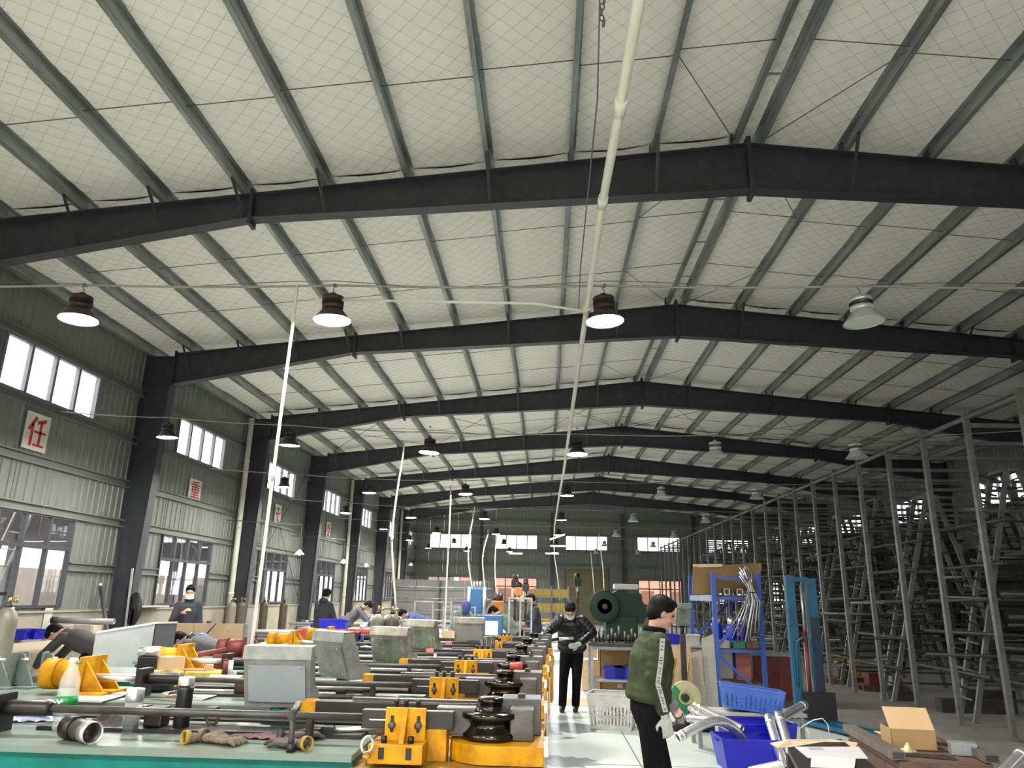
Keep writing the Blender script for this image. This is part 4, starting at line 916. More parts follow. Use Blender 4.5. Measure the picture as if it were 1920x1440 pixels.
        for a in range(1, 26):
            u = a/26*(len(pts)-1); i_ = min(int(u), len(pts)-2); c = pts[i_].lerp(pts[i_+1], u-i_)+out*.003
            if a % 4: obj('stripe_mark', MB().cbox(c, (.018+.006*(a % 3 == 0), .002, .006), ry=.5*(a % 2)), M_BLACK, body)
    cl_ = MB(); cc = nk+ax*.03; cl_.tube([cc+fx*.066*math.cos(a)+fr_*.064*math.sin(a) for a in [q*math.pi/9 for q in range(19)]], .026, 8, cap=False); obj('collar', cl_, cols[2] if len(cols) > 2 else cols[0], body)
    if hood:
        hd_ = MB(); limb(hd_, [nk-fw*.06+sd*.06, nk-fw*.09, nk-fw*.06-sd*.06], [.05, .06, .05]); remeshed('hood', hd_, hood, body, vox, 2)
    return body
def pose(lean=0, hd=0, h=1.72, arms=None, legs=None, yawh=0, crouch=0):
    "facing +X; lean forward from the hips in degrees; hd = extra head tilt"
    k = h/1.72; a = R(lean); pz = .93-crouch
    up = Vector((math.sin(a), 0, math.cos(a))); P0 = Vector((-.25*math.sin(a), 0, pz))
    J = dict(pelvis=P0, chest=P0+up*.34, neck=P0+up*.52); b = a+R(hd); u2 = Vector((math.sin(b), 0, math.cos(b)))
    J['head'] = J['neck']+u2*.165+Vector((.015, 0, 0)); c = b; f_ = Vector((math.cos(c), 0, -math.sin(c))); J['face'] = Matrix.Rotation(R(yawh), 3, u2) @ f_
    S = P0+up*.455
    J['shL'] = S+Vector((0, .165, 0)); J['shR'] = S-Vector((0, .165, 0)); J['hipL'] = P0+Vector((0, .085, -.02)); J['hipR'] = P0-Vector((0, .085, .02))
    d = dict(elL=S+Vector((.02, .21, -.29)), wrL=S+Vector((.10, .19, -.54)), elR=S+Vector((.02, -.21, -.29)), wrR=S+Vector((.10, -.19, -.54)),
             knL=Vector((.03, .10, .49)), anL=Vector((0, .11, .09)), knR=Vector((.03, -.10, .49)), anR=Vector((0, -.11, .09)))
    d.update({q: Vector(v) for q, v in (arms or {}).items()}); d.update({q: Vector(v) for q, v in (legs or {}).items()})
    J.update(d)
    return {q: v*k if q not in ('face', 'hdL', 'hdR', 'huL', 'huR', 'toeL', 'toeR', 'hem') else v for q, v in J.items()}
M_OLIVE = mat('olive_jacket', (.040, .052, .024), .8, 0, .3, 9, .15, 30, spec=.15); M_BLKT = mat('black_trousers', (.006, .006, .007), .9, 0, .1, spec=.1)
M_PUFF = mat('black_puffer', (.008, .0075, .008), .38, 0, .15, 10, spec=.3); M_NAVY = mat('navy_work', (.018, .020, .030), .8, 0, .15); M_GRYJ = mat('grey_jacket', (.09, .087, .10), .75, 0, .15, 10, .15, 30)
M_CHAR = mat('charcoal_jacket', (.035, .032, .036), .75, 0, .15, 10); M_BLUEW = mat('blue_work', (.06, .09, .28), .8, 0, .15); M_CAMO = mat('camouflage', (.32, .40, .33), .8, 0, .1, 14, col2=(.06, .10, .08))
# the man in the green jacket
J = pose(8, 10, 1.665, arms=dict(elR=(-.03, -.215, 1.11), wrR=(.04, -.20, .88), elL=(.08, .22, 1.12), wrL=(.19, .17, .95), hdR=(.1, 0, -1), hdL=(.5, 0, -1)), legs=dict(knR=(-.02, -.09, .49), anR=(-.19, -.10, .09), knL=(.09, .09, .49), anL=(.16, .09, .085)), yawh=-6)
J['hem'] = Vector((-.02, 0, 0))
person('man in an olive green jacket with a white sleeve stripe walking past', (.80, 6.0, 0), R(8), J, (M_OLIVE, M_BLKT, M_BLKT), .009, glove_m=dict(R=M_GLW, L=mat('grey_glove', (.18, .18, .18), .8, 0, .2, 40)), stripe=True, puff=.35, hood=None, fat=1.13)
# the man bending over the machine
J = pose(30, 18, 1.70, arms=dict(elR=(.20, -.30, 1.20), wrR=(.36, -.42, 1.06), elL=(.12, .34, 1.16), wrL=(.34, .14, 1.0), hdR=(1, -.3, -.2), hdL=(.7, -.7, 0)), legs=dict(knR=(.03, -.12, .49), anR=(.02, -.14, .09), knL=(.02, .08, .49), anL=(-.03, .06, .09)))
J['hem'] = Vector((.04, 0, 0))
person('man in a shiny black puffer jacket and mask bending over a tube', (.42, 12.2, 0), R(-96), J, (M_PUFF, M_BLKT), .009, mask=True, glove_m=M_GLW, puff=1, fat=1.14)
q = atY(1063, 1197, 11.82); e = atY(1040, 1197, 11.75)
t = thing('steel_tube', 'short bright tube held in the gloved hand of the black jacketed man', 'tube', q); obj('tube_shell', MB().pipe([(-.12, .01, -.01), (.10, 0, .01)], .022, .002, 14), M_CHROME, t); obj('tube_dark_end', MB().pipe([(-.26, .02, -.03), (-.12, .01, -.01)], .024, .002, 14), M_IRON, t)
# standing man with mask behind the steel panel
J = pose(2, 6, 1.72, arms=dict(elR=(.06, -.25, 1.1), wrR=(.22, -.06, 1.26), elL=(.0, .21, 1.12), wrL=(.06, .21, .86)))
person('man in a dark two-tone jacket and white mask standing behind the grey panel', (-6.55, 14.0, 0), R(-70), J, (M_NAVY, M_BLKT), .012, mask=True)
# two men bending on the left
J = pose(72, 10, 1.7, arms=dict(elR=(.42, -.2, .78), wrR=(.55, -.12, .62), elL=(.42, .2, .78), wrL=(.55, .12, .62)), crouch=.05)
p = atY(150, 1240, 10.4); person('bending man in a charcoal jacket at the left workbench', (p.x, 10.4, 0), R(176), J, (M_CHAR, M_BLKT), .012, glove_m=M_GLW)
J = pose(78, 4, 1.7, arms=dict(elR=(.40, -.2, .76), wrR=(.5, -.1, .58), elL=(.40, .2, .76), wrL=(.5, .1, .58)), crouch=.12)
p = atY(384, 1225, 11.5); person('bending man in a grey jacket in front of the cardboard sheets', (p.x, 11.5, 0), R(170), J, (M_GRYJ, M_BLKT), .012, hood=M_BLACK)
# people further back
J = pose(6, 14, 1.74, arms=dict(elR=(.1, -.24, 1.1), wrR=(.3, -.12, 1.0), elL=(.1, .24, 1.1), wrL=(.3, .12, 1.0)))
p = atY(606, 1140, 17); person('man in a dark hooded jacket seen from behind by the blue tub', (p.x, 17, 0), R(70), J, (M_NAVY, M_BLKT), .014, hood=M_NAVY)
J = pose(38, 20, 1.7, arms=dict(elR=(.4, -.22, 1.0), wrR=(.6, -.1, .9), elL=(.4, .22, 1.0), wrL=(.6, .1, .9)))
p = atY(862, 1150, 17); person('welder in green camouflage with a dark blue helmet', (p.x, 17, 0), R(-60), J, (M_CAMO, M_CAMO), .014, helmet=M_BLUEW, glove_m=M_GLW)
p = atY(785, 1150, 21); person('worker in blue overalls bending over a bench far back', (p.x, 21, 0), R(200), pose(70, 0, 1.7, arms=dict(elR=(.42, -.2, .78), wrR=(.55, -.12, .7), elL=(.42, .2, .78), wrL=(.55, .12, .7))), (M_BLUEW, M_NAVY), .016)
p = atY(1003, 1150, 19); person('worker in navy clothes standing left of the black jacketed man', (p.x, 19, 0), R(200), pose(8, 10, 1.72, arms=dict(elR=(.1, -.24, 1.1), wrR=(.3, -.12, 1.05), elL=(.1, .24, 1.1), wrL=(.3, .12, 1.05))), (M_NAVY, M_NAVY), .016)
p = atY(955, 1150, 16.5); person('worker in grey green clothes bending beside the steel posts', (p.x, 16.5, 0), R(160), pose(50, 10, 1.7, arms=dict(elR=(.4, -.22, .9), wrR=(.6, -.1, .8), elL=(.4, .22, .9), wrL=(.6, .1, .8))), (mat('grey_green_cloth', (.14, .17, .13), .8, 0, .15), M_NAVY), .016, glove_m=M_GLW)
p = atY(920, 1140, 22); person('worker in violet grey clothes behind the blue press', (p.x, 22, 0), R(30), pose(15, 20, 1.68), (mat('violet_cloth', (.14, .12, .22), .8, 0, .15), M_NAVY), .016)
p = atY(664, 1135, 20); person('worker leaning over a bench in front of the third column', (p.x, 20, 0), R(10), pose(45, 20, 1.7, arms=dict(elR=(.4, -.22, .95), wrR=(.6, -.1, .85), elL=(.4, .22, .95), wrL=(.6, .1, .85))), (M_GRYJ, M_NAVY), .016)

# ------------------------------------------------------------------ left side: benches, cylinders, sheets
M_BENCH = mat('bench_steel', (.26, .27, .27), .5, .3, .15); M_WOODB = mat('bench_board', (.40, .33, .25), .75, 0, .15, 4, stretch=(1, .2, 1)); M_BLUE = mat('blue_plastic', (.008, .010, .40), .4, 0, .08); M_BLUEL = mat('light_blue_plastic', (.05, .13, .46), .4, 0, .08)
M_CYL = mat('cylinder_olive', (.20, .19, .15), .45, .2, .15); M_CYLB = mat('cylinder_brown', (.10, .08, .05), .45, .2, .15); M_REDP = mat('red_plastic', (.55, .07, .05), .4, 0, .06)
def bench(name, label, p, rz, sx, sy, h, top=None, legm=None, shelf=True):
    t = thing(name, label, 'bench', p, rz); lm = legm or M_BENCH
    obj('bench_top', MB().cbox((0, 0, h-.02), (sx, sy, .04), bev=.004), top or M_WOODB, t)
    for x in (-1, 1):
        for y in (-1, 1): obj('leg', MB().box((x*(sx/2-.05)-.022, y*(sy/2-.05)-.022, 0), (x*(sx/2-.05)+.022, y*(sy/2-.05)+.022, h-.04)), lm, t)
    if shelf: obj('bench_shelf', MB().cbox((0, 0, .28), (sx-.1, sy-.1, .03)), lm, t)
    for y in (-1, 1): obj('bench_rail', MB().cbox((0, y*(sy/2-.05), h-.08), (sx-.1, .03, .05)), lm, t)
    return t
def crate(name, label, p, rz, sx, sy, h, m, taper=.85, slots=True, group=None, tilt=None, fill=0):
    "open plastic basket: floor, four slotted sides, rim"
    t = thing(name, label, 'crate', p, rz, group); th = .006
    if tilt: t.rotation_euler[0], t.rotation_euler[1] = tilt
    bx, by = sx*taper/2, sy*taper/2; tx, ty = sx/2, sy/2
    obj('crate_floor', MB().box((-bx, -by, 0), (bx, by, .008)), m, t)
    def side(ax, s_):
        w = MB(); L0, L1 = (bx, tx) if ax == 'x' else (by, ty); o0, o1 = (by, ty) if ax == 'x' else (bx, tx)
        def Pt(u, v, off):
            L = L0+(L1-L0)*v; o = (o0+(o1-o0)*v)+off; return (u*L, s_*o, v*h) if ax == 'x' else (s_*o, u*L, v*h)
        def quad(u0, u1, v0, v1):
            vs = [Pt(u, v, off) for off in (0, th) for u, v in ((u0, v0), (u1, v0), (u1, v1), (u0, v1))]
            w.add(vs, [(0, 1, 2, 3), (7, 6, 5, 4), (0, 4, 5, 1), (1, 5, 6, 2), (2, 6, 7, 3), (3, 7, 4, 0)])
        if not slots: quad(-1, 1, 0, 1)
        else:
            quad(-1, 1, 0, .10); quad(-1, 1, .66, 1); quad(-1, 1, .36, .40); n = 12 if ax == 'x' else 8
            for q in range(n+1): u = -1+2*q/n; quad(max(-1, u-.05), min(1, u+.05), .10, .66)
        return w
    for ax, s_ in (('x', -1), ('x', 1), ('y', -1), ('y', 1)): obj('crate_side', side(ax, s_), m, t)
    rm = MB()
    for a, b in (((-tx, -ty), (tx, -ty)), ((tx, -ty), (tx, ty)), ((tx, ty), (-tx, ty)), ((-tx, ty), (-tx, -ty))): rm.bar((a[0], a[1], h), (b[0], b[1], h), .024, .016)
    obj('crate_rim', rm, m, t)
    for s_ in (-1, 1): obj('crate_handle', MB().bar((s_*(tx+.014), -.07, h-.03), (s_*(tx+.014), .07, h-.03), .014, .02), m, t)
    return t
def gas(label, p, h=1.42, r_=.11, m=None, top=None, lean=0):
    t = thing('gas_cylinder', label, 'gas cylinder', p, 0, 'gas cylinders'); t.rotation_euler[1] = lean
    obj('cylinder_body', MB().lathe([(r_*.9, 0), (r_, .02), (r_, h*.85), (r_*.96, h*.88), (r_*.82, h*.91), (r_*.55, h*.935), (r_*.33, h*.95)], n=22), m or M_CYL, t)
    obj('cylinder_neck', MB().lathe([(r_*.33, h*.95), (r_*.33, h*.975), (r_*.22, h*.98)], n=14), M_IRON2, t)
    v = obj('valve', MB().tube([(0, 0, h*.97), (0, 0, h*1.03)], .018, 10), mat('brass', (.42, .30, .12), .35, .8, .1), t); obj('valve_wheel', MB().tube([(.03*math.cos(a), .03*math.sin(a), h*1.035) for a in [k*math.pi/6 for k in range(13)]], .006, 6, cap=False), M_IRON2, v)
    obj('regulator', MB().lathe([(.025, 0), (.025, .03), (0, .031)], (.06, 0, h*1.0), 14, 'X'), MATS['brass'], t); obj('regulator_stem', MB().tube([(0, 0, h*1.0), (.07, 0, h*1.0)], .009, 8), MATS['brass'], t)
    return t
def clutter(n, area, z, seed, group, desc, kinds=('box', 'tin', 'rod', 'coil')):
    "separate small things on a surface: area (x0, x1, y0, y1)"
    r2 = random.Random(seed); nx = max(1, int(math.ceil(math.sqrt(n*(area[1]-area[0])/max(.1, area[3]-area[2]))))); ny = max(1, math.ceil(n/nx)); k = 0
    cw, cd_ = (area[1]-area[0])/nx, (area[3]-area[2])/ny
    nm = ['first', 'second', 'third', 'fourth', 'fifth', 'sixth', 'seventh', 'eighth', 'ninth', 'tenth', 'eleventh', 'twelfth', 'thirteenth', 'fourteenth', 'fifteenth', 'sixteenth']
    for a in range(nx):
        for b in range(ny):
            if k >= n: return
            p = Vector((area[0]+cw*(a+.5), area[2]+cd_*(b+.5), z)); kd = kinds[(k*5+seed) % len(kinds)]; s_ = min(cw, cd_)*.42; s_ = min(s_, .12)
            lab = '%s %s %s' % (nm[k % 16], dict(box='carton', tin='tin', rod='steel bar', coil='wire coil', bin='blue bin')[kd], desc)
            if kd == 'box':
                m_ = (M_CARD, M_BENCH, M_PAPR, M_RUST)[r2.randrange(4)]; t = thing('parts_carton', lab, 'box', p, r2.uniform(-.5, .5), group); hh = r2.uniform(.05, .13)
                obj('carton_shell', MB().cbox((0, 0, hh/2), (s_*1.5, s_*1.2, hh), bev=.003), m_, t); obj('carton_tape', MB().box((-s_*.75, -.012, hh), (s_*.75, .012, hh+.0015)), M_WOODB, t)
            elif kd == 'tin':
                m_ = (M_IRON2, M_BLUE, M_REDM, M_WHITE, M_CHROME)[r2.randrange(5)]; t = thing('parts_tin', lab, 'tin', p, 0, group); hh = r2.uniform(.07, .16); rr = s_*.5
                obj('tin_body', MB().lathe([(rr, 0), (rr, hh), (rr*.92, hh), (rr*.9, hh*.1)], n=14), m_, t); obj('tin_rim', MB().lathe([(rr*1.03, hh-.006), (rr*1.05, hh), (rr*1.03, hh+.004)], n=14), m_, t)
            elif kd == 'rod':
                t = thing('steel_bar', lab, 'bar', p, r2.uniform(-.3, .3), group); obj('bar_shaft', MB().tube([(-cw*.4, 0, .02), (cw*.4, 0, .02)], .016, 8), (M_IRON2, M_CHROME, M_RUST)[r2.randrange(3)], t); obj('bar_collar', MB().tube([(-.03, 0, .022), (.03, 0, .022)], .022, 8), M_IRON, t)
            elif kd == 'bin':
                crate('parts_bin', lab, p, r2.uniform(-.2, .2), min(cw*.9, .34), min(cd_*.8, .24), .14, M_BLUE if r2.random() < .7 else M_BLUEL, .9, False, group)
            else:
                t = thing('wire_coil', lab, 'coil', p, 0, group)
                for q in range(3): obj('coil_turn', MB().tube([((s_*.6)*math.cos(u), (s_*.6)*math.sin(u), .014+q*.018) for u in [v*math.pi/8 for v in range(17)]], .009, 6, cap=False), (M_IRON2, M_BLACK)[q % 2], t)
            k += 1
bench('workbench', 'long steel workbench along the left wall with blue bins', (-7.55, 11.3, 0), 0, 1.1, 4.6, .82)
for k, (px, py, rz) in enumerate(((32, 1197, 4), (56, 1196, -6))): crate('parts_bin', ('blue parts bin at the left end of the wall bench', 'blue parts bin next to the brown bundle on the wall bench')[k], atZ(px, py+2, .82), R(rz), .36, .26, .15, M_BLUE, .9, False)
for k, px in enumerate((84, 94, 105)):
    t = thing('blue_mug', ('left', 'middle', 'right')[k]+' dark blue enamel mug of three on the wall bench', 'mug', atZ(px, 1196, .82)); obj('mug_body', MB().lathe([(.05, 0), (.055, .11), (.05, .11), (.046, .01)], n=18), mat('navy_enamel', (.02, .03, .14), .3), t); obj('mug_handle', MB().tube([(.05, 0, .09), (.085, 0, .08), (.085, 0, .04), (.05, 0, .03)], .007, 6), MATS['navy_enamel'], t)
crumple('cloth_bundle', 'brown and red cloth bundle on the wall bench', 'bundle', atZ(66, 1192, .82), .4, .3, .2, mat('bundle_cloth', (.26, .16, .10), .9, 0, .3, 10), 12)
t = thing('steel_carton', 'pale open carton with a pipe across it on the wall bench', 'carton', atZ(150, 1196, .82), R(8))
obj('carton_shell', MB().cbox((0, 0, .11), (.55, .35, .2), bev=.003), mat('pale_carton', (.45, .42, .36), .8, 0, .1), t); obj('carton_flap', MB().cbox((.1, -.2, .17), (.28, .01, .12), rx=R(25)), MATS['pale_carton'], t)
t = thing('roller_tube', 'dark roller with a round black end above the wall bench', 'roller', atZ(150, 1196, .82)+Vector((-.1, .1, .215))); obj('tube_shell', MB().pipe([(-.5, 0, .06), (.55, .1, .06)], .05, .005, 16), M_BENCH, t); obj('tube_end', MB().tube([(-.52, 0, .06), (-.42, 0, .06)], .062, 16), M_BLACK, t)
for k, (px, py, wd, hh) in enumerate(((88, 1165, .22, .45), (14, 1168, .2, .5))):
    p = atX(px, py, XL+.075); solo('wall_notice', MB().box((0, -wd/2, -hh/2), (.004, wd/2, hh/2)), M_PAPR, ('white notice sheet on the low wall below the first window', 'white notice sheet at the left edge of the low wall')[k], 'notice', p)
gas('tall grey gas cylinder at the left edge of the picture', (atY(3, 1200, 8.5).x, 8.5, 0), 1.5, .12, M_CYL)
# grey steel panel box
a = atY(180, 1186, 9.0); b = atY(291, 1168, 9.3); c = atY(330, 1167, 10.1)
t = thing('steel_hopper', 'large grey sheet steel hopper with a dark right side', 'hopper', (a.x, 9.0, 0)); hz = 1.22
pl = [(0, 0), (b.x-a.x, .3), (c.x-a.x, 1.1), (c.x-a.x-.9, 1.3)]
def wallp(i, k, z0, z1, m_, th=.02):
    (x0, y0), (x1, y1) = pl[i], pl[k]; mb = MB(); mb.add([(x0, y0, z0[0]), (x1, y1, z0[1]), (x1, y1, z1[1]), (x0, y0, z1[0]), (x0, y0+th, z0[0]), (x1, y1+th, z0[1]), (x1, y1+th, z1[1]), (x0, y0+th, z1[0])], [(0, 1, 2, 3), (7, 6, 5, 4), (0, 4, 5, 1), (1, 5, 6, 2), (2, 6, 7, 3), (3, 7, 4, 0)]); return obj('hopper_panel', mb, m_, t)
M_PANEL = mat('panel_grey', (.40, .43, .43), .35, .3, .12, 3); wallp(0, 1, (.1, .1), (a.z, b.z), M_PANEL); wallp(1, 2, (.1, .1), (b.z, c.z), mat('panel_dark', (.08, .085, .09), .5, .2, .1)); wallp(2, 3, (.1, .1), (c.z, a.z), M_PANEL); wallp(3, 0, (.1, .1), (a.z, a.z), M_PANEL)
rm = MB(); rm.bar((pl[0][0], 0, a.z), (pl[1][0], .3, b.z), .05, .02); rm.bar((pl[1][0], .3, b.z), (pl[2][0], 1.1, c.z), .05, .02); obj('hopper_rim', rm, M_WHITE, t)
for x, y in pl: obj('leg', MB().box((x-.025, y-.025, 0), (x+.025, y+.025, .12)), M_IRON, t)
# cardboard sheets standing up
M_CARDL = mat('cardboard_pale', (.56, .40, .25), .85, 0, .06, 5)
a = atY(331, 1168, 12.6); b = atY(458, 1169, 12.6)
t = thing('cardboard_screen', 'tall folded cardboard sheets standing behind the bending man', 'cardboard', (a.x, 12.6, 0))
n = 4; wd = (b.x-a.x)/n
for k in range(n):
    for q in range(2):
        z0, z1 = (0.55, .93) if q == 0 else (.935, a.z+(b.z-a.z)*k/n)
        obj('cardboard_sheet', MB().cbox((wd*(k+.5), .012*(k % 2)+.02*q, (z0+z1)/2), (wd-.006, .012, z1-z0)), M_CARDL, t)
obj('sheet_support', MB().box((0, .05, 0), (b.x-a.x, .08, .55)), M_CARDL, t); obj('edge_frame', MB().box((b.x-a.x, -.02, 0), (b.x-a.x+.05, .06, b.z)), M_BENCH, t)
t = thing('broom', 'blue dustpan broom with a black handle leaning on the cardboard', 'broom', (atY(378, 1200, 12.4).x, 12.35, 0))
z = atY(378, 1200, 12.35).z; obj('broom_head', MB().ball((0, .05, z), (.15, .05, .11)), M_BLUEL, t); obj('broom_handle', MB().tube([(-.03, .04, z-.05), (.18, .1, z+.26)], .012, 8), M_BLACK, t); obj('broom_stick', MB().box((-.015, .04, 0), (.015, .07, z)), M_BLACK, t)
# things by the second column
t = thing('leaning_tube', 'steel tube leaning beside the nearest dark column', 'tube', (-8.3, 14.6, 0)); obj('tube_shell', MB().pipe([(.25, 0, .02), (-.35, .0, 1.72)], .035, .003, 12), M_IRON2, t); obj('tube_cap', MB().tube([(-.34, 0, 1.69), (-.36, 0, 1.75)], .042, 12), M_CHROME, t)
t = thing('silver_strip', 'thin bright strip leaning on the nearest dark column', 'strip', (-8.25, 15.0, 0)); obj('strip_bar', MB().bar((.05, 0, 0), (-.02, .0, 2.05), .04, .02), M_CHROME, t); obj('strip_foot', MB().cbox((.05, 0, .01), (.08, .05, .02)), M_IRON, t)
t = thing('black_oval_disc', 'black oval disc hung on the nearest dark column', 'disc', (-8.05, 15.05, 0)); c = atY(250, 1142, 15.05); obj('disc_plate', MB().lathe([(.0, 0), (.18, .0), (.2, .02), (.18, .04), (0, .04)], (c.x+8.05, 0, c.z), 28, 'Y', M=Matrix.Diagonal((.8, 1, 1.6))), M_BLACK, t); obj('disc_stand', MB().box((c.x+8.03, .0, 0), (c.x+8.07, .03, c.z)), M_BLACK, t)
bench('workbench', 'workbench with tins behind the standing masked man', (-7.7, 16.7, 0), 0, 1.0, 2.6, .85); clutter(9, (-8.1, -7.3, 15.6, 17.8), .85, 4, 'clutter on the second wall bench', 'on the bench behind the masked man', ('tin', 'box', 'bin', 'rod'))
solo('wall_shelf', MB().box((0, 0, 0), (.3, 1.5, .03)), M_PAPR, 'pale board shelf fixed to the low wall by the second window', 'shelf', (XL+.06, 15.7, 1.28))
for k, (px, y, m_, lab) in enumerate(((433, 20.2, M_CYL, 'grey gas cylinder leaning by the second downpipe'), (450, 21.0, M_CYLB, 'brown gas cylinder in front of the second dark column'), (494, 22.5, M_CYLB, 'brown gas cylinder under the third side window'), (531, 23.2, M_CYLB, 'brown gas cylinder at the right of the third side window'))):
    gas(lab, (atY(px, 1150, y).x, y, 0), 1.45, .12, m_)
gas('olive gas cylinder, left of the pair behind the consoles', (atY(709, 1165, 12.4).x, 12.4, 0), 1.42, .115, M_CYL); gas('brown gas cylinder, right of the pair behind the consoles', (atY(735, 1165, 12.4).x, 12.4, 0), 1.42, .115, M_CYLB)
# rows of welding benches in the middle
BN = [('left of the grey trestle', -5.7, 15.7, 1.7), ('under the blue tub', -3.7, 15.4, 1.9), ('left of the gas cylinder pair', -4.6, 18.8, 2.6), ('beside the blue overalls', -2.9, 22.1, 2.2), ('in front of the welder', -1.6, 15.6, 1.8), ('beyond the masked man', -6.0, 22.0, 2.4), ('near the camouflaged welder', -.2, 21.5, 1.8), ('far down the hall left of the press', -4.0, 25.5, 3.0), ('far down the hall behind the press', -.6, 25.5, 2.6), ('farthest on the left', -6.2, 28.5, 2.6)]
for k, (d, x, y, wd) in enumerate(BN):
    bench('welding_bench', 'grey steel welding bench '+d, (x, y, 0), 0, wd, .8, .85, M_BENCH); clutter(8, (x-wd/2+.1, x+wd/2-.1, y-.3, y+.3), .85, 20+k, 'clutter on the welding benches', 'on bench '+d, ('rod', 'box', 'tin', 'coil', 'box'))
crate('blue_tub', 'bright blue plastic tub standing high on a bench', (atY(630, 1160, 15.4).x, 15.3, .85), R(4), .52, .40, .30, M_BLUE, .86, False); 
for k, (px, rz, lab) in enumerate(((600, 4, 'red plastic tub behind the pale basket'), (678, -3, 'red plastic tub beside the gas cylinders'))): crate('red_tub', lab, (atY(px, 1180, 13.2).x, 13.2, .62), R(rz), .7, .5, .42, M_REDP, .92, False)
bench('trestle', 'low trestle carrying the two red tubs', (atY(640, 1180, 13.2).x, 13.05, 0), 0, 1.9, .9, .62, M_BENCH)
t = crate('white_basket', 'pale plastic basket tipped against the red tub', (atY(577, 1192, 12.8).x, 12.72, .64), R(0), .34, .24, .2, M_WHITE, .9, True); t.rotation_euler[0] = R(62)
# angled pipe stand in front
for k, (px, y) in enumerate(((480, 9.4), (505, 9.4))): pass
t = thing('pipe_trestle', 'grey steel trestle with pale tubes left of the consoles', 'trestle', (atY(505, 1200, 13.2).x, 13.9, 0))
for x in (-.5, .5): obj('trestle_leg', MB().bar((x, -.25, 0), (x, 0, .9), .04), M_BENCH, t); obj('trestle_leg', MB().bar((x, .25, 0), (x, 0, .9), .04), M_BENCH, t)
obj('trestle_beam', MB().box((-.6, -.03, .9), (.6, .03, .95)), M_BENCH, t)
for k in range(6): solo('pale_tube', MB().pipe([(-.75, 0, 0), (.75, 0, 0)], .022, .003, 10), M_CHROME, ORD[k]+' pale tube from the front on the grey trestle', 'tube', (atY(505, 1200, 13.2).x+.04*k, 13.78+.05*k, .975), R(k), 'tubes on the grey trestle')
t = thing('grey_post', 'thin grey upright channel behind the nearest console', 'post', (atY(487, 1195, 7.6).x, 7.35, 0)); obj('channel', MB().box((-.02, -.02, 0), (.02, .02, 1.45)), M_BENCH, t); obj('channel_lip', MB().box((.02, -.02, .9), (.024, .035, 1.45)), M_BENCH, t)
# far partition with pipe rails
t = thing('partition', 'grey sheet metal partition with pipe rails far back on the left', 'partition', (-4.9, 36, 0))
for k in range(4): obj('partition_sheet', MB().box((-2.3+k*1.15, 0, .3), (-2.3+k*1.15+1.13, .03, 2.35)), mat('partition_grey', (.24, .22, .23), .5, .2, .06), t)
for z in (1.0, 1.5, 2.0): obj('partition_rail', MB().tube([(-2.6, -.3, z), (2.4, -.3, z)], .03, 8), M_GALV, t)
for x in (-2.2, 0, 2.2): obj('partition_post', MB().box((x-.03, -.32, 0), (x+.03, .0, 2.3)), M_STEEL, t)
# blue hydraulic press
p = atY(893, 1150, 20); t = thing('hydraulic_press', 'tall blue hydraulic press with four bright rods', 'machine', (p.x, 20, 0)); M_PBLUE = mat('press_blue', (.02, .10, .24), .4, .1, .1)
z0, z1 = atY(893, 1150, 20).z, atY(893, 1104, 20).z
obj('press_base', MB().cbox((0, 0, .45), (.55, .5, .9), bev=.02), M_PBLUE, t); obj('press_table', MB().cbox((0, 0, z0-.15), (.6, .5, .2), bev=.02), M_PBLUE, t); obj('press_body', MB().cbox((0, 0, (z0+z1)/2), (.30, .32, z1-z0), bev=.02), M_PBLUE, t)
for x in (-.2, .2):
    for y in (-.15, .15): obj('press_column', MB().tube([(x, y, .9), (x, y, z1+.05)], .03, 10), M_CHROME, t)
for x in (-.08, 0, .08): obj('press_rod', MB().tube([(x, 0, z1), (x, 0, z1+.18)], .015, 8), M_CHROME, t)
# green punch press
p = atY(1150, 1140, 17.5); t = thing('punch_press', 'dark green punch press with a big round flywheel', 'machine', (p.x, 17.5, 0)); M_PG = mat('press_green', (.010, .030, .016), .5, .1, .15, spec=.25)
fc = atY(1134, 1137, 17.0)-Vector((p.x, 17.5, 0)); zc = fc.z
obj('press_frame', MB().cbox((.15, 0, zc/2-.1), (.7, .7, zc-.2), bev=.03), M_PG, t)
bk = MB(); bk.prism([(-.2, zc-.35), (.62, zc-.35), (.75, zc-.1), (.55, zc+.25), (.1, zc+.36), (-.2, zc+.2)], -.3, .3, lambda u, v, q: (u, q, v)); obj('press_head', bk, M_PG, t)
fw_ = obj('flywheel', MB().lathe([(.16, -.06), (.16, .06), (.31, .06), (.34, .05), (.34, -.05), (.31, -.06), (.16, -.06)], (fc.x, -.42, zc), 36, 'Y'), M_PG, t)
for a in range(5): obj('flywheel_spoke', MB().bar((fc.x, -.42, zc), (fc.x+.2*math.cos(a*1.257+.3), -.42, zc+.2*math.sin(a*1.257+.3)), .05, .05, up=(0, 1, 0)), M_PG, fw_)
obj('flywheel_hub', MB().lathe([(.06, -.08), (.06, .08)], (fc.x, -.42, zc), 16, 'Y'), M_IRON, fw_); obj('press_motor', MB().tube([(.5, -.2, zc+.2), (.5, .25, zc+.2)], .13, 16), M_IRON, t); obj('motor_cover', MB().cbox((.3, .1, zc+.43), (.55, .3, .12), bev=.02), M_PAPR, t); obj('press_bed', MB().cbox((.0, 0, .75), (.9, .7, .15), bev=.02), M_PG, t)
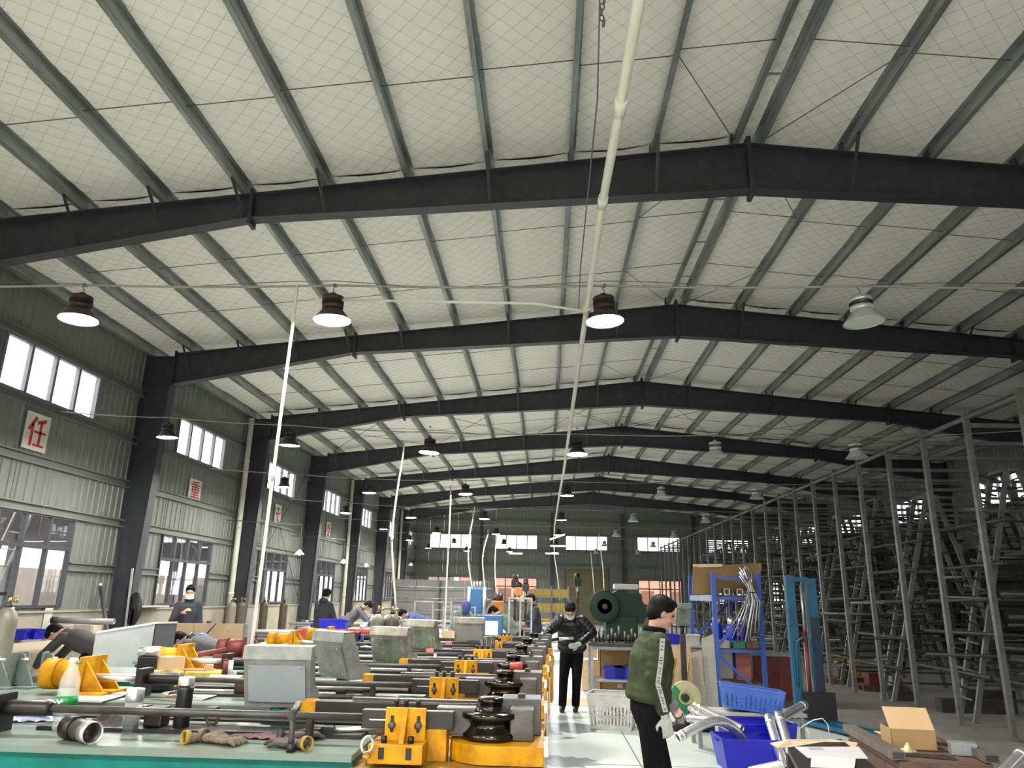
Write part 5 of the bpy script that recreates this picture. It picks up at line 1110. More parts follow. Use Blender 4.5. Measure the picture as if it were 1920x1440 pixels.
# bench with upright tube stubs right of the black jacketed man
xa, xb = atY(1102, 1190, 14.2).x, atY(1215, 1190, 14.2).x
bench('fixture_bench', 'bench covered with short upright tubes beneath the punch press', ((xa+xb)/2, 14.2, 0), 0, xb-xa, .8, .90, M_IRON)
for k in range(14):
    x = xa+.06+(xb-xa-.12)*k/13; y = 14.0+.11*(k % 4); hh = (.24, .16, .28, .2, .14)[k % 5]
    t = thing('tube_stub', '%s upright tube stub from the left on the fixture bench' % (ORD+['eighth', 'ninth', 'tenth', 'eleventh', 'twelfth', 'thirteenth', 'fourteenth'])[k], 'tube', (x, y, .90), 0, 'tube stubs on the fixture bench'); obj('stub_shell', MB().pipe([(0, 0, .015), (0, 0, hh)], .024, .003, 12), M_IRON2, t); obj('stub_foot', MB().lathe([(.04, 0), (.04, .015), (.02, .016)], n=12), M_IRON, t)
for k, px in enumerate((1150, 1168)): crate('parts_bin', ('left', 'right')[k]+' blue bin on the shelf under the fixture bench', (atY(px, 1200, 14.2).x, 14.15, .295), 0, .36, .3, .2, M_BLUE, .9, False)
# robots, drill presses and racks further back
M_ORG = mat('robot_orange', (.55, .19, .04), .45, 0, .1)
def drill(label, px, y, zt, m_):
    t = thing('drill_press', label, 'machine', (atY(px, 1150, y).x, y, 0)); obj('machine_base', MB().cbox((0, 0, .35), (.5, .5, .7), bev=.02), m_, t); obj('column', MB().tube([(0, .1, .7), (0, .1, zt)], .06, 12), M_IRON2, t)
    obj('drill_head', MB().cbox((0, -.05, zt-.15), (.28, .5, .3), bev=.03), m_, t); obj('motor', MB().tube([(0, .2, zt-.1), (0, .2, zt+.2)], .11, 14), M_IRON, t); obj('spindle', MB().tube([(0, -.2, zt-.5), (0, -.2, zt-.3)], .03, 10), M_CHROME, t); obj('table', MB().cbox((0, -.15, zt-.75), (.36, .36, .04)), M_IRON2, t)
drill('drill press with an orange column in front of the blue press', 933, 19, 1.55, M_ORG); drill('dark machine head before the second far window', 965, 30, 2.3, M_IRON); drill('orange topped machine before the second far window', 972, 29, 2.0, M_ORG); drill('dark drill press before the roller shutter', 1083, 30, 2.4, M_PG); drill('dark machine at the right of the second far window', 985, 33, 2.2, M_IRON)
for k, (px, y) in enumerate(((1018, 31), (1050, 31))):
    t = thing('parts_rack', ('left', 'right')[k]+' rack with yellow boxes before the far wall', 'rack', (atY(px, 1120, y).x, y, 0))
    for x in (-.33, .33):
        for yy in (-.2, .2): obj('rack_post', MB().box((x-.02, yy-.02, 0), (x+.02, yy+.02, 2.1)), M_BENCH, t)
    for z in (.5, 1.1, 1.65): obj('rack_shelf', MB().box((-.33, -.2, z), (.33, .2, z+.03)), M_BENCH, t)
    for q in range(6): slab('yellow_box', '%s yellow box on the %s rack before the far wall' % (('lower left', 'lower right', 'middle left', 'middle right', 'upper left', 'upper right')[q], ('left', 'right')[k]), 'box', (atY(px, 1120, y).x-.16+.32*(q % 2), y, (.53, 1.13, 1.68)[q//2]), (.29, .32, .3), mat('ochre_box', (.42, .28, .03), .5, 0, .1), group='yellow boxes before the far wall')
# steel frames being welded
for k, (px, y, w_, h_) in enumerate(((975, 15.6, .45, .75), (860, 19.5, .8, .5), (810, 21.0, 1.0, .6))):
    p = atY(px, 1180, y); t = thing('welded_frame', ('small upright frame of bright square tube left of the black jacketed man', 'grey tube frame by the camouflaged welder', 'wide grey tube frame beside the blue overalls')[k], 'frame', (p.x, y, 0)); z = .86
    for x in (-w_/2, 0, w_/2): obj('frame_post', MB().box((x-.018, -.018, 0), (x+.018, .018, z+h_)), M_GALV, t)
    for zz in (z, z+h_): obj('frame_rail', MB().box((-w_/2-.02, -.02, zz), (w_/2+.02, .02, zz+.036)), M_GALV, t)
t = thing('blue_cabinet', 'blue and white cabinet between the consoles and the steel frame', 'cabinet', (atY(925, 1180, 15).x, 15, 0)); obj('cabinet_body', MB().cbox((0, 0, .65), (.36, .36, 1.3), bev=.01), M_PBLUE, t); obj('cabinet_door', MB().cbox((-.02, -.185, .8), (.24, .01, .8)), M_WHITE, t)
for k, (px, py, y) in enumerate(((752, 1168, 14.4), (780, 1150, 19), (700, 1150, 21))):
    crumple('white_sack', ('white sack with a black print behind the gas cylinders', 'white cloth heap on the far bench', 'pale cloth on the bench behind the gas cylinders')[k], 'sack', Vector((atY(px, py, y).x, y, (.915, .86, .86)[k])), .5, .4, .2, M_PAPR, 30+k)
bench('sack_table', 'small dark table under the white sack', (atY(752, 1168, 14.4).x, 14.4, 0), 0, .6, .5, .91, M_IRON)
solo('blue_drum', MB().lathe([(.2, 0), (.21, .02), (.21, .5), (.19, .52), (0, .52)], n=24).lathe([(.215, .16), (.22, .18), (.215, .2)], n=24), M_BLUE, 'blue drum with a pale label behind the dirty console', 'drum', (atY(757, 1200, 11.8).x, 12.0, .42)); bench('drum_stand', 'low stand under the blue drum', (atY(757, 1200, 11.8).x, 12.0, 0), 0, .5, .5, .42, M_BENCH)

# loose parts lying on the farther bender beds
for k, (y, d) in enumerate(((MY[2], 'the third bender bed'), (MY[3], 'the fourth bender bed'), (MY[4], 'the fifth bender bed'), (MY[5], 'the sixth bender bed'))):
    clutter(10, (-3.0, -1.85, y+.06, y+.28), ZT, 200+k, 'loose parts on the bender beds', 'from the left at the front of '+d, ('tin', 'rod', 'box', 'rod', 'coil', 'tin'))
    clutter(4, (-1.2, -.95, y+.05, y+.25), ZT, 210+k, 'loose parts on the bender beds', 'near the bracket of '+d, ('tin', 'box', 'coil'))
# ------------------------------------------------------------------ right side: storage gantry and pipe racks
M_RACK = mat('rack_steel', (.17, .17, .16), .5, .4, .25, 6); M_RACKD = mat('rack_dark', (.05, .048, .045), .65, .3, .3, 6); M_TUBED = mat('dusty_tube', (.07, .068, .064), .5, .5, .3, 8); M_TUBEL = mat('galvanised_tube', (.20, .20, .19), .4, .6, .25, 8)
g = thing('storage_gantry', 'tall grey tube gantry with evenly spaced posts along the right aisle', 'gantry', (6.0, 9.35, 0))
pm_ = MB().box((-.035, -.035, 0), (.035, .035, 4.34)).mesh('gantry_post'); pm_.materials.append(M_RACK)
bm_ = MB().box((.03, -.03, 4.10), (8.2, .03, 4.16)).mesh('gantry_beam'); bm_.materials.append(M_RACK)
NG = 25
for k in range(NG):
    obj('gantry_post', pm_, None, g, (0, 1.262*k, 0)); obj('gantry_beam', bm_, None, g, (0, 1.262*k, 0))
    if k % 2 == 0: obj('gantry_post', pm_, None, g, (4.4, 1.262*k, 0))
for k in range(NG-1): obj('gantry_rail', MB().tube([(.0, 1.262*k+.03, 4.24), (0, 1.262*(k+1)-.03, 4.24)], .036, 10), M_RACK, g)
# A-frame pipe racks
def aframe(label, x, y, wbase, h, seed, m=M_RACK, n=24):
    r2 = random.Random(seed); t = thing('pipe_rack', label, 'rack', (x, y, 0), r2.uniform(-.05, .05), 'A-frame pipe racks'); hb = wbase/2; ht = .09
    for s_ in (-1, 1):
        for dy in (-.22, .22): obj('leg', MB().bar((s_*hb, dy, 0), (s_*ht, dy, h), .075, .045, up=(0, 1, 0)), m, t)
    for k in range(n):
        z = .3+(h-.4)*k/(n-1); wd = hb+(ht-hb)*z/h
        if k % 2 == 0: obj('rung', MB().box((-wd, -.018, z-.018), (wd, .018, z+.018)), M_RACKD, t)
        for s_ in (-1, 1):
            L = r2.uniform(.16, .30); obj('peg', MB().bar((s_*wd, r2.uniform(-.05, .05), z), (s_*(wd+L), r2.uniform(-.05, .05), z+.07), .035, .025), m if k % 3 == 0 else M_RACKD, t)
    obj('rack_cap', MB().box((-ht-.04, -.24, h), (ht+.04, .24, h+.05)), m, t)
    return t
RK = []
for k in range(11):
    y = 10.0+2.3*k; RK.append((7.35+.1*math.sin(k*2.1), y, 2.1+.15*math.sin(k), 3.85-.12*(k % 3)))
for k, (x, y, wb_, h) in enumerate(RK): aframe('grey A-frame pipe rack in the front line, %s from the camera' % (ORD+['eighth', 'ninth', 'tenth', 'eleventh'])[k], x, y, wb_, h, 40+k, n=26)
for k in range(7): aframe('dark A-frame pipe rack in the second line, %s from the camera' % ORD[k], 10.6+.1*(k % 2), 11.2+3.4*k, 2.2, 3.5+.1*(k % 3), 80+k, M_RACKD, 20)
for k in range(6): aframe('dark A-frame pipe rack along the right wall, %s from the camera' % ORD[k], 13.1, 12.0+4.0*k, 1.7, 3.3, 120+k, M_RACKD, 16)
# stored tubes: across the racks and along them
r2 = random.Random(11); nt = 0
for k, (x, y, wb_, h) in enumerate(RK):
    for q in range(18):
        z = .32+(h-.7)*r2.random(); L = r2.uniform(.5, 1.25)*(1.1-.5*z/h); yy = y+r2.choice((-.34, .34, -.42, .42, .6, -.6)); xx = x+r2.uniform(-.7, .7); rr = r2.choice((.018, .025, .03))
        tl = MB().pipe([(-L, 0, 0), (L, 0, r2.uniform(-.05, .05))], rr, .003, 6)
        solo('stored_tube', tl, (M_TUBED, M_TUBED, M_RACKD, M_TUBED, M_TUBEL)[q % 5], 'dusty tube lying across the %s A-frame rack of the front line' % (ORD+['eighth', 'ninth', 'tenth', 'eleventh'])[k], 'tube', (xx, yy, z), r2.uniform(-.25, .25), 'tubes stored in the racks')
    for q in range(7):
        s_ = -1 if q < 5 else 1; z = .45+(h-.9)*(q % 5+.4*r2.random())/5; wd = wb_/2+(.09-wb_/2)*z/h
        solo('long_tube', MB().pipe([(0, -1.0, 0), (0, 1.15, r2.uniform(-.03, .03))], .03, .003, 8), M_TUBED, 'long tube resting on the pegs of the %s front line rack' % (ORD+['eighth', 'ninth', 'tenth', 'eleventh'])[k], 'tube', (x+s_*(wd+.16), y+.2, z+.07), r2.uniform(-.02, .02), 'long tubes on the rack pegs')
for k in range(7):  # shelving with solid backs, added to block the lower right windows
    t = thing('blocking_shelving', 'added dark shelving blocking the right wall windows, %s bay from the camera' % ORD[k], 'shelving', (14.1, 9.6+5.2*k, 0))
    obj('shelving_back', MB().box((.15, 0, .05), (.17, 5.0, 3.4)), M_RACKD, t)
    for y in (0, 2.46, 4.92): obj('shelving_post', MB().box((-.4, y, 0), (-.34, y+.06, 3.4)), M_RACKD, t)
    for z in (.3, 1.0, 1.7, 2.4, 3.1): obj('shelf_board', MB().box((-.4, 0, z), (.15, 5.0, z+.03)), M_RACKD, t)
# pallets and odds on the aisle floor
def pallet(label, p, rz, sx=.9, sy=.6):
    t = thing('pallet', label, 'pallet', p, rz)
    for k in range(5): obj('deck_board', MB().box((-sx/2+sx*k/5, -sy/2, .09), (-sx/2+sx*k/5+sx*.16, sy/2, .11)), M_RUST, t)
    for y in (-sy/2+.04, 0, sy/2-.04): obj('bearer', MB().box((-sx/2, y-.035, 0), (sx/2, y+.035, .09)), M_RUST, t)
    return t
pallet('dark wooden pallet under the yellow machine in the rack aisle', (6.55, 17.5, 0), 0); t = thing('yellow_machine', 'small yellow motor unit on a pallet in the rack aisle', 'machine', (6.6, 17.5, .11))
obj('motor_body', MB().cbox((.1, 0, .25), (.25, .3, .4), bev=.04), mat('bright_yellow', (.50, .38, .02), .5, 0, .1), t); obj('motor_base', MB().cbox((-.15, 0, .12), (.25, .3, .22), bev=.02), M_RUST, t); obj('frame_bar', MB().bar((-.3, 0, .3), (.2, 0, .5), .04), MATS['bright_yellow'], t)
pallet('wooden pallet with red and white cartons in the rack aisle', (6.75, 16.3, 0), 0)
for k, (dx, m_, lab) in enumerate(((-.2, M_REDM, 'dark red carton'), (.05, M_WHITE, 'white carton'), (.25, M_RUST, 'brown carton'))): slab('parts_carton', lab+' on the second pallet of the rack aisle', 'box', (6.75+dx, 16.2, .11), (.2, .25, .22-.04*k), m_)
for k, (x, y) in enumerate(((6.45, 14.75), (6.95, 13.3), (7.2, 13.4))): slab('timber_block', ('short dark timber block on the aisle floor by a post', 'long dark timber baulk at the foot of the racks', 'dark timber baulk behind the long one')[k], 'timber', (x, y, 0), ((.35, .25, .16), (1.1, .2, .2), (.9, .2, .34))[k], M_RACKD)
# unseen block added outside the right wall to cut its window light
n = thing('neighbour_building', 'added unseen block outside the right hand wall, dimming its windows', 'building', (18.5, 20, 0)); obj('building_wall', MB().box((0, -32, -.25), (5, 32, 4.6)), M_GREYR, n); obj('building_roof', MB().box((-.3, -32.2, 4.6), (5.2, 32.2, 4.8)), M_GREYR, n)

# ------------------------------------------------------------------ blue shelf rack with its load
M_RBLUE = mat('rack_blue', (.03, .085, .36), .4, .1, .12); x0, x1, y0, y1 = 2.86, 3.62, 13.2, 15.25
t = thing('shelf_rack', 'bright blue steel shelf rack with a cardboard sheet on top', 'rack', (x0, y0, 0))
for x in (0, x1-x0):
    for y in (0, y1-y0): obj('rack_post', MB().box((x-.035, y-.035, 0), (x+.035, y+.035, 2.12)), M_RBLUE, t)
for y in (0, y1-y0):
    for z in (2.02, 1.70, .86): obj('frame_strut', MB().box((.035, y-.02, z-.025), (x1-x0-.035, y+.02, z+.025)), M_RBLUE, t)
    obj('frame_brace', MB().bar((.03, y, .95), (x1-x0-.05, y, 1.62), .045, .02, up=(0, 1, 0)), M_RBLUE, t); obj('frame_brace', MB().bar((.03, y, .78), (x1-x0-.05, y, .2), .045, .02, up=(0, 1, 0)), M_RBLUE, t)
for x in (0, x1-x0):
    for z in (1.70, .83, .3): obj('shelf_beam', MB().box((x-.025, .035, z-.05), (x+.025, y1-y0-.035, z+.05)), M_RBLUE if z < 1.5 else mat('rack_grey_blue', (.24, .28, .36), .5, .2, .1), t)
for z in (1.73, .88, .34): obj('shelf_deck', MB().box((-.02, .03, z), (x1-x0+.02, y1-y0-.03, z+.02)), M_RUST, t)
# cardboard sheet on top
a, b, c, d = [atY(*q, 13.35) for q in ((1300, 1062), (1432, 1055), (1432, 1110), (1305, 1120))]
M_CARDD = mat('cardboard_brown', (.33, .21, .09), .85, 0, .08, 4)
t = thing('cardboard_sheet', 'large brown cardboard sheet standing on the blue rack', 'cardboard', (a.x, 13.35, 1.75)); mb = MB(); hz = lambda q: q.z-1.75
mb.add([(0, .25, max(0, hz(d))), (c.x-a.x, .3, max(0, hz(c))), (b.x-a.x, .12, hz(b)), (0, .0, hz(a)), (0, .262, max(0, hz(d))), (c.x-a.x, .312, max(0, hz(c))), (b.x-a.x, .132, hz(b)), (0, .012, hz(a))], [(0, 1, 2, 3), (7, 6, 5, 4), (0, 4, 5, 1), (1, 5, 6, 2), (2, 6, 7, 3), (3, 7, 4, 0)]); obj('sheet_face', mb, M_CARDD, t)
obj('sheet_fold', MB().cbox((.25, .02, hz(a)+.02), (.5, .02, .05), ry=R(-2)), M_CARDL, t)
# wire bundle hanging at the corner
t = thing('wire_bundle', 'fanned bundle of thin steel wires hanging on the blue rack', 'wire', (3.45, 13.12, 1.6)); r2 = random.Random(5)
for k in range(46):
    a = r2.uniform(-.12, .16); s_ = r2.uniform(.8, 1.15); tp = Vector((-.02+a*.5, -.02+.03*r2.random(), .50*s_)); bt = Vector((-.22+a*2.6*.9+.05, -.03+.06*r2.random(), -.55*s_+abs(a)*.7))
    obj('wire', MB().tube([tp+Vector((r2.uniform(-.12, .02), 0, r2.uniform(0, .1))), tp*.6+Vector((.02, 0, 0)), Vector((a*1.2, -.03, .05)), bt*.6+Vector((a*.4, 0, 0)), bt], r2.choice((.004, .005, .006)), 5), (M_CHROME, M_IRON2, M_TUBEL)[k % 3], t)
obj('tie', MB().tube([(.1*math.cos(u), .04*math.sin(u)-.01, .2) for u in [k*math.pi/8 for k in range(17)]], .006, 5, cap=False), M_BLACK, t)
# load of the blue rack
for k in range(5):
    t = thing('pipe_clamp', '%s white square bracket on the middle level of the blue rack' % ('leftmost', 'second', 'third', 'fourth', 'rightmost')[k], 'bracket', (3.0+.11*k, 13.35, 1.75), 0, 'brackets on the blue rack')
    for q, (dx, dz, sx, sz) in enumerate(((-.045, .055, .014, .11), (.045, .055, .014, .11), (0, .007, .1, .014), (0, .104, .1, .014))): obj('bracket_wall', MB().cbox((dx, 0, dz), (sx, .09, sz)), M_PAPR if k % 2 else M_IRON2, t)
for k, (x, y, z, m_) in enumerate(((3.0, 13.7, .9, M_BLUE), (3.2, 13.55, .9, M_BLUE), (3.42, 13.7, .9, M_BLUE), (3.1, 14.3, .9, M_BLACK))):
    t = thing('motor_unit', '%s dark blue motor with a bright cap on the blue rack' % ('left', 'middle', 'right', 'rearmost')[k], 'motor', (x, y, z), 0, 'motors on the blue rack'); obj('motor_body', MB().lathe([(.08, 0), (.09, .02), (.09, .32), (.07, .36), (.03, .38)], n=18), m_, t); obj('motor_cap', MB().ball((0, 0, .42), (.06, .06, .09)), M_CHROME, t); obj('motor_bracket', MB().cbox((.06, 0, .5), (.12, .05, .03)), M_IRON2, t)
for k, (dx, m_, lab) in enumerate(((.1, M_WOODB, 'open wooden box of offcuts'), (.36, mat('green_plastic', (.01, .14, .07), .5), 'green plastic tray'), (.58, M_RUST, 'brown carton'))): slab('parts_box', lab+' at the front of the blue rack shelf', 'box', (x0+dx+.02, 13.32, .90), (.2, .22, .12), m_)
for k, (x, y, lab, m_) in enumerate(((3.15, 13.9, 'white panel with a tap standing inside the blue rack', M_PAPR), (3.42, 13.75, 'salmon board leaning inside the blue rack', mat('salmon_board', (.42, .12, .09), .6, 0, .1)))):
    t = thing('leaning_board', lab, 'board', (x, y, .36), R(-20*k)); obj('board_face', MB().cbox((0, 0, .22), (.24, .02, .42 if k == 0 else .46)), m_, t); obj('board_edge', MB().cbox((0, .0, .445), (.25, .03, .02)), m_, t)
# red cabinet behind the stacker
t = thing('red_cabinet', 'dark red steel cabinet with a grey top behind the stacker', 'cabinet', (4.15, 14.6, 0)); M_DRED = mat('cabinet_red', (.16, .02, .012), .5, .1, .15); obj('cabinet_body', MB().cbox((0, 0, .36), (.85, .6, .72), bev=.01), M_DRED, t)
for x in (-.21, .21): d_ = obj('cabinet_door', MB().cbox((x, -.305, .36), (.4, .015, .62), bev=.004), M_DRED, t); obj('handle', MB().cbox((x*.2, -.32, .4), (.02, .02, .1)), M_IRON2, d_)
obj('cabinet_top', MB().cbox((0, 0, .74), (.9, .64, .04)), M_BENCH, t)
# ------------------------------------------------------------------ blue hand stacker
M_SBLUE = mat('stacker_blue', (.010, .10, .18), .4, .1, .2, 5); t = thing('pallet_stacker', 'blue hand stacker with twin mast columns and black fork plate', 'stacker', (3.55, 11.5, 0))
ms = obj('mast_column', MB().box((.0, -.03, .0), (.115, .07, 2.03)), M_SBLUE, t); obj('mast_web', MB().box((.115, .02, .05), (.14, .07, 2.0)), M_STEEL, ms)
ms = obj('mast_column', MB().box((.30, -.03, .0), (.43, .07, 2.0)), M_SBLUE, t); obj('mast_inner', MB().box((.30, -.034, .1), (.43, -.03, 1.45)), mat('mast_dark_blue', (.006, .02, .05), .5, .1, .1), ms)  # darker blue sheet over the lower face of the right column
for z in (.35, 1.95): obj('mast_tie', MB().box((.1, .0, z), (.32, .05, z+.07)), M_SBLUE if z > 1 else M_BLACK, t)
obj('lift_cylinder', MB().tube([(.21, -.02, .3), (.21, -.02, 1.25)], .035, 14), mat('cylinder_red', (.18, .03, .03), .4), t); obj('piston', MB().tube([(.21, -.02, 1.25), (.21, -.02, 1.9)], .018, 12), M_CHROME, t)
obj('lift_chain', MB().box((.24, -.05, .4), (.25, -.045, 1.8)), M_BENCH, t); obj('lift_chain', MB().box((.17, -.05, .4), (.18, -.045, 1.1)), M_CHROME, t)
obj('steer_handle', MB().tube([(.05, -.08, .5), (.05, -.1, 1.0), (.06, -.12, 1.12), (.14, -.12, 1.18), (.2, -.12, 1.12)], .014, 8), M_SBLUE, t); obj('hook_bar', MB().tube([(.32, -.06, 1.0), (.26, -.07, 1.1), (.28, -.08, 1.22), (.30, -.06, 1.25)], .012, 8), M_SBLUE, t)
obj('fork_plate', MB().cbox((.30, -.14, .26), (.42, .10, .38), bev=.01), M_BLACK, t); obj('plate_frame', MB().cbox((.12, -.18, .25), (.06, .06, .4), bev=.005), M_IRON, t)
for x in (.08, .40): obj('fork', MB().bar((x, -.1, .07), (x+.45, -1.15, .05), .12, .05), M_SBLUE, t)
for k, (x, y) in enumerate(((.0, -.1), (.43, -.1), (.52, -1.12), (.84, -1.12))): obj('wheel', MB().lathe([(.02, -.02), (.045, -.02), (.045, .02), (.02, .02)], (x, y, .045), 14, 'X'), M_BLACK, t)

# ------------------------------------------------------------------ crates and bent tubes in the foreground right
cr1 = crate('blue_crate', 'dark blue crate holding bent tubes, nearer of the two nested', (2.16, 8.55, .0), R(3), .72, .46, .30, M_BLUE, .86, False); cr2 = crate('blue_crate', 'dark blue crate behind the nearer one, strapping over its rim', (2.36, 9.1, .0), R(3), .74, .48, .37, M_BLUE, .86, False)
bench('plank_bench', 'low bench with a pale plank top carrying the light blue basket', (2.42, 9.75, 0), R(2), 1.3, .45, .40, mat('pale_plank', (.42, .40, .34), .7, 0, .12))
cr3 = crate('blue_basket', 'light blue slotted basket tilted on the plank bench', (2.46, 9.68, .415), R(-5), .70, .36, .25, M_BLUEL, .88, True); cr3.rotation_euler[1] = R(6)
cr4 = crate('blue_basket', 'light blue basket behind the tilted one', (2.75, 10.3, 0.3), R(2), .5, .34, .2, M_BLUEL, .9, True); bench('plank_bench', 'small dark stand under the rear blue basket', (2.75, 10.3, 0), 0, .5, .4, .3, M_IRON)
def bent(name, label, pts, r_, m=None, rings=True):
    c = pts[0]; t = thing(name, label, 'tube', pts[-1]); sm = []
    for a in range(len(pts)-1):
        p0, p1, p2, p3 = pts[max(0, a-1)], pts[a], pts[a+1], pts[min(len(pts)-1, a+2)]
        for q in range(8): u = q/8; sm.append(.5*((2*p1)+(p2-p0)*u+(2*p0-5*p1+4*p2-p3)*u*u+(3*p1-p0-3*p2+p3)*u**3))
    sm.append(pts[-1]); obj('tube_shell', MB().pipe(sm, r_, .003, 18), m or M_CHROME, t, world=True)
    if rings: obj('tube_bead', MB().pipe([sm[2], sm[3]], r_+.004, .004, 18), m or M_CHROME, t, world=True)
bent('bent_tube', 'bright bent tube reaching out over the left rim of the blue crate', [atY(1270, 1384, 8.0), atY(1310, 1362, 8.1), atY(1345, 1352, 8.25), atY(1375, 1366, 8.45), atY(1400, 1395, 8.6)], .046)
for k, (a, b) in enumerate((((1302, 1322), (1392, 1366)), ((1300, 1334), (1385, 1372)), ((1290, 1347), (1350, 1352)))): bent('straight_tube', ('upper', 'lower', 'lowest')[k]+' of the straight tubes leaning over the crates from the left', [atY(*a, 9.2), atY((a[0]+b[0])/2, (a[1]+b[1])/2, 8.95), atY(*b, 8.7)], .036)
for k, (a, m_, b) in enumerate((((1441, 1344), (1456, 1392), (1475, 1445)), ((1460, 1340), (1474, 1385), (1488, 1430)))): bent('bright_tube', ('left', 'right')[k]+' of the two shining tubes standing out of the crate', [atY(*a, 8.75), atY(*m_, 8.4), atY(*b, 8.05)], .048)
bent('bright_tube', 'shining tube pointing up right beyond the two tubes', [atY(1508, 1322, 9.6), atY(1488, 1332, 9.3), atY(1468, 1345, 9.0), atY(1450, 1356, 8.8)], .05); bent('bright_tube', 'shining tube lying across the foot of the blue crate', [atY(1470, 1432, 7.6), atY(1440, 1438, 7.65), atY(1405, 1446, 7.7)], .036)
t = thing('strapping', 'loop of white plastic strapping beyond the blue crates', 'strapping', atY(1520, 1380, 8.9)); P_ = [(1470, 1350), (1488, 1356), (1500, 1366), (1508, 1360), (1525, 1350), (1542, 1347), (1552, 1358), (1556, 1385)]
obj('strap', MB().tube([atY(*q, 9.0) for q in P_], .006, 6), M_WHITE, t, world=True); obj('strap_end', MB().tube([atY(*q, 9.02) for q in ((1512, 1366), (1518, 1376), (1516, 1386))], .005, 6), M_WHITE, t, world=True)
# white basket
cr = crate('white_crate', 'dirty white plastic crate standing on the aisle floor', (.93, 10.85, 0), R(-14), .62, .50, .43, mat('dirty_white', (.55, .54, .50), .5, 0, .12, 8), .84, True)
for k in range(5): bent('scrap_tube', ('first', 'second', 'third', 'fourth', 'fifth')[k]+' grey tube offcut in the white crate', [Vector((.75+.07*k, 10.75+.05*(k % 2), .14)), Vector((.85+.08*k, 10.85, .2+.06*(k % 3))), Vector((.95+.07*k, 10.95, .22+.06*(k % 3)))], .022, M_GALV, False)
# cut-off saw
t = thing('chop_saw', 'cut-off saw with a green and cream blade guard on a low post', 'saw', (1.86, 10.8, 0)); M_SG = mat('saw_green', (.02, .16, .05), .45); M_SC = mat('saw_cream', (.42, .38, .20), .5)
obj('saw_base', MB().cbox((.1, 0, .05), (.55, .3, .06), bev=.01), M_IRON, t)
for x in (-.12, .0): obj('base_bolt', MB().cbox((x, -.1, .11), (.02, .02, .08)), M_IRON2, t)
obj('saw_post', MB().tube([(-.02, 0, .08), (-.02, 0, .26)], .08, 18), mat('label_white', (.6, .58, .64), .5), t); c = (.02, -.05, .41)
def disc(th0, th1, m_, nm):
    mb = MB(); n = 24; pin, pout = .05, .205; vs = []
    for q in range(n+1):
        a = R(th0+(th1-th0)*q/n)
        for rr, yy in ((pin, -.035), (pout, -.035), (pout, .035), (pin, .035)): vs.append((c[0]+rr*math.cos(a), c[1]+yy, c[2]+rr*math.sin(a)))
    fs = [(4*q+k, 4*q+(k+1) % 4, 4*q+4+(k+1) % 4, 4*q+4+k) for q in range(n) for k in range(4)]+[(3, 2, 1, 0), (4*n, 4*n+1, 4*n+2, 4*n+3)]
    mb.add(vs, fs); obj(nm, mb, m_, t)
disc(130, 285, M_SG, 'guard_green'); disc(-75, 130, M_SC, 'guard_cream'); obj('arbor_ring', MB().tube([(c[0]+.08*math.cos(u), c[1]-.04, c[2]+.08*math.sin(u)) for u in [k*math.pi/10 for k in range(21)]], .012, 8, cap=False), M_SC, t); obj('arbor', MB().lathe([(.05, -.05), (.05, .06)], c, 16, 'Y'), M_IRON, t); obj('saw_motor', MB().tube([(.1, .06, .4), (.1, .3, .38)], .08, 16), M_IRON2, t)
# boards, cartons and the second console right of the aisle
t = thing('carton_stack', 'large open brown carton standing behind the white crate', 'carton', (1.03, 14.7, 0)); wq = .55
for nm, a, b in (('carton_side', (0, 0, 0), (wq, .012, .80)), ('carton_side', (0, .5, 0), (wq, .512, .78)), ('carton_side', (0, 0, 0), (.012, .5, .78)), ('carton_side', (wq-.012, 0, 0), (wq, .5, .80))): obj(nm, MB().box(a, b), M_CARDD, t)
obj('carton_tape', MB().cbox((.32, -.004, .42), (.42, .004, .09), ry=R(-14)), mat('brown_tape', (.16, .07, .03), .4), t); obj('carton_label', MB().cbox((.36, -.004, .12), (.09, .004, .07)), M_PAPR, t)
t = thing('long_carton', 'closed tan carton beside the black jacketed man', 'carton', (.70, 14.9, 0)); obj('carton_shell', MB().cbox((.18, .1, .26), (.34, .4, .5), bev=.004), M_CARD, t); obj('carton_lid', MB().cbox((.18, .1, .515), (.35, .41, .01)), M_CARDL, t); obj('carton_upper', MB().cbox((.16, .12, .76), (.26, .3, .36), bev=.004), mat('pinkish_carton', (.45, .27, .20), .8, 0, .08), t)
sheet_item('floor_cardboard', 'flat cardboard lying on the floor by the feet of the black jacketed man', 'cardboard', [atZ(1040, 1322, 0), atZ(1105, 1325, 0), atZ(1108, 1310, 0), atZ(1070, 1309, 0)], M_CARD, .005)
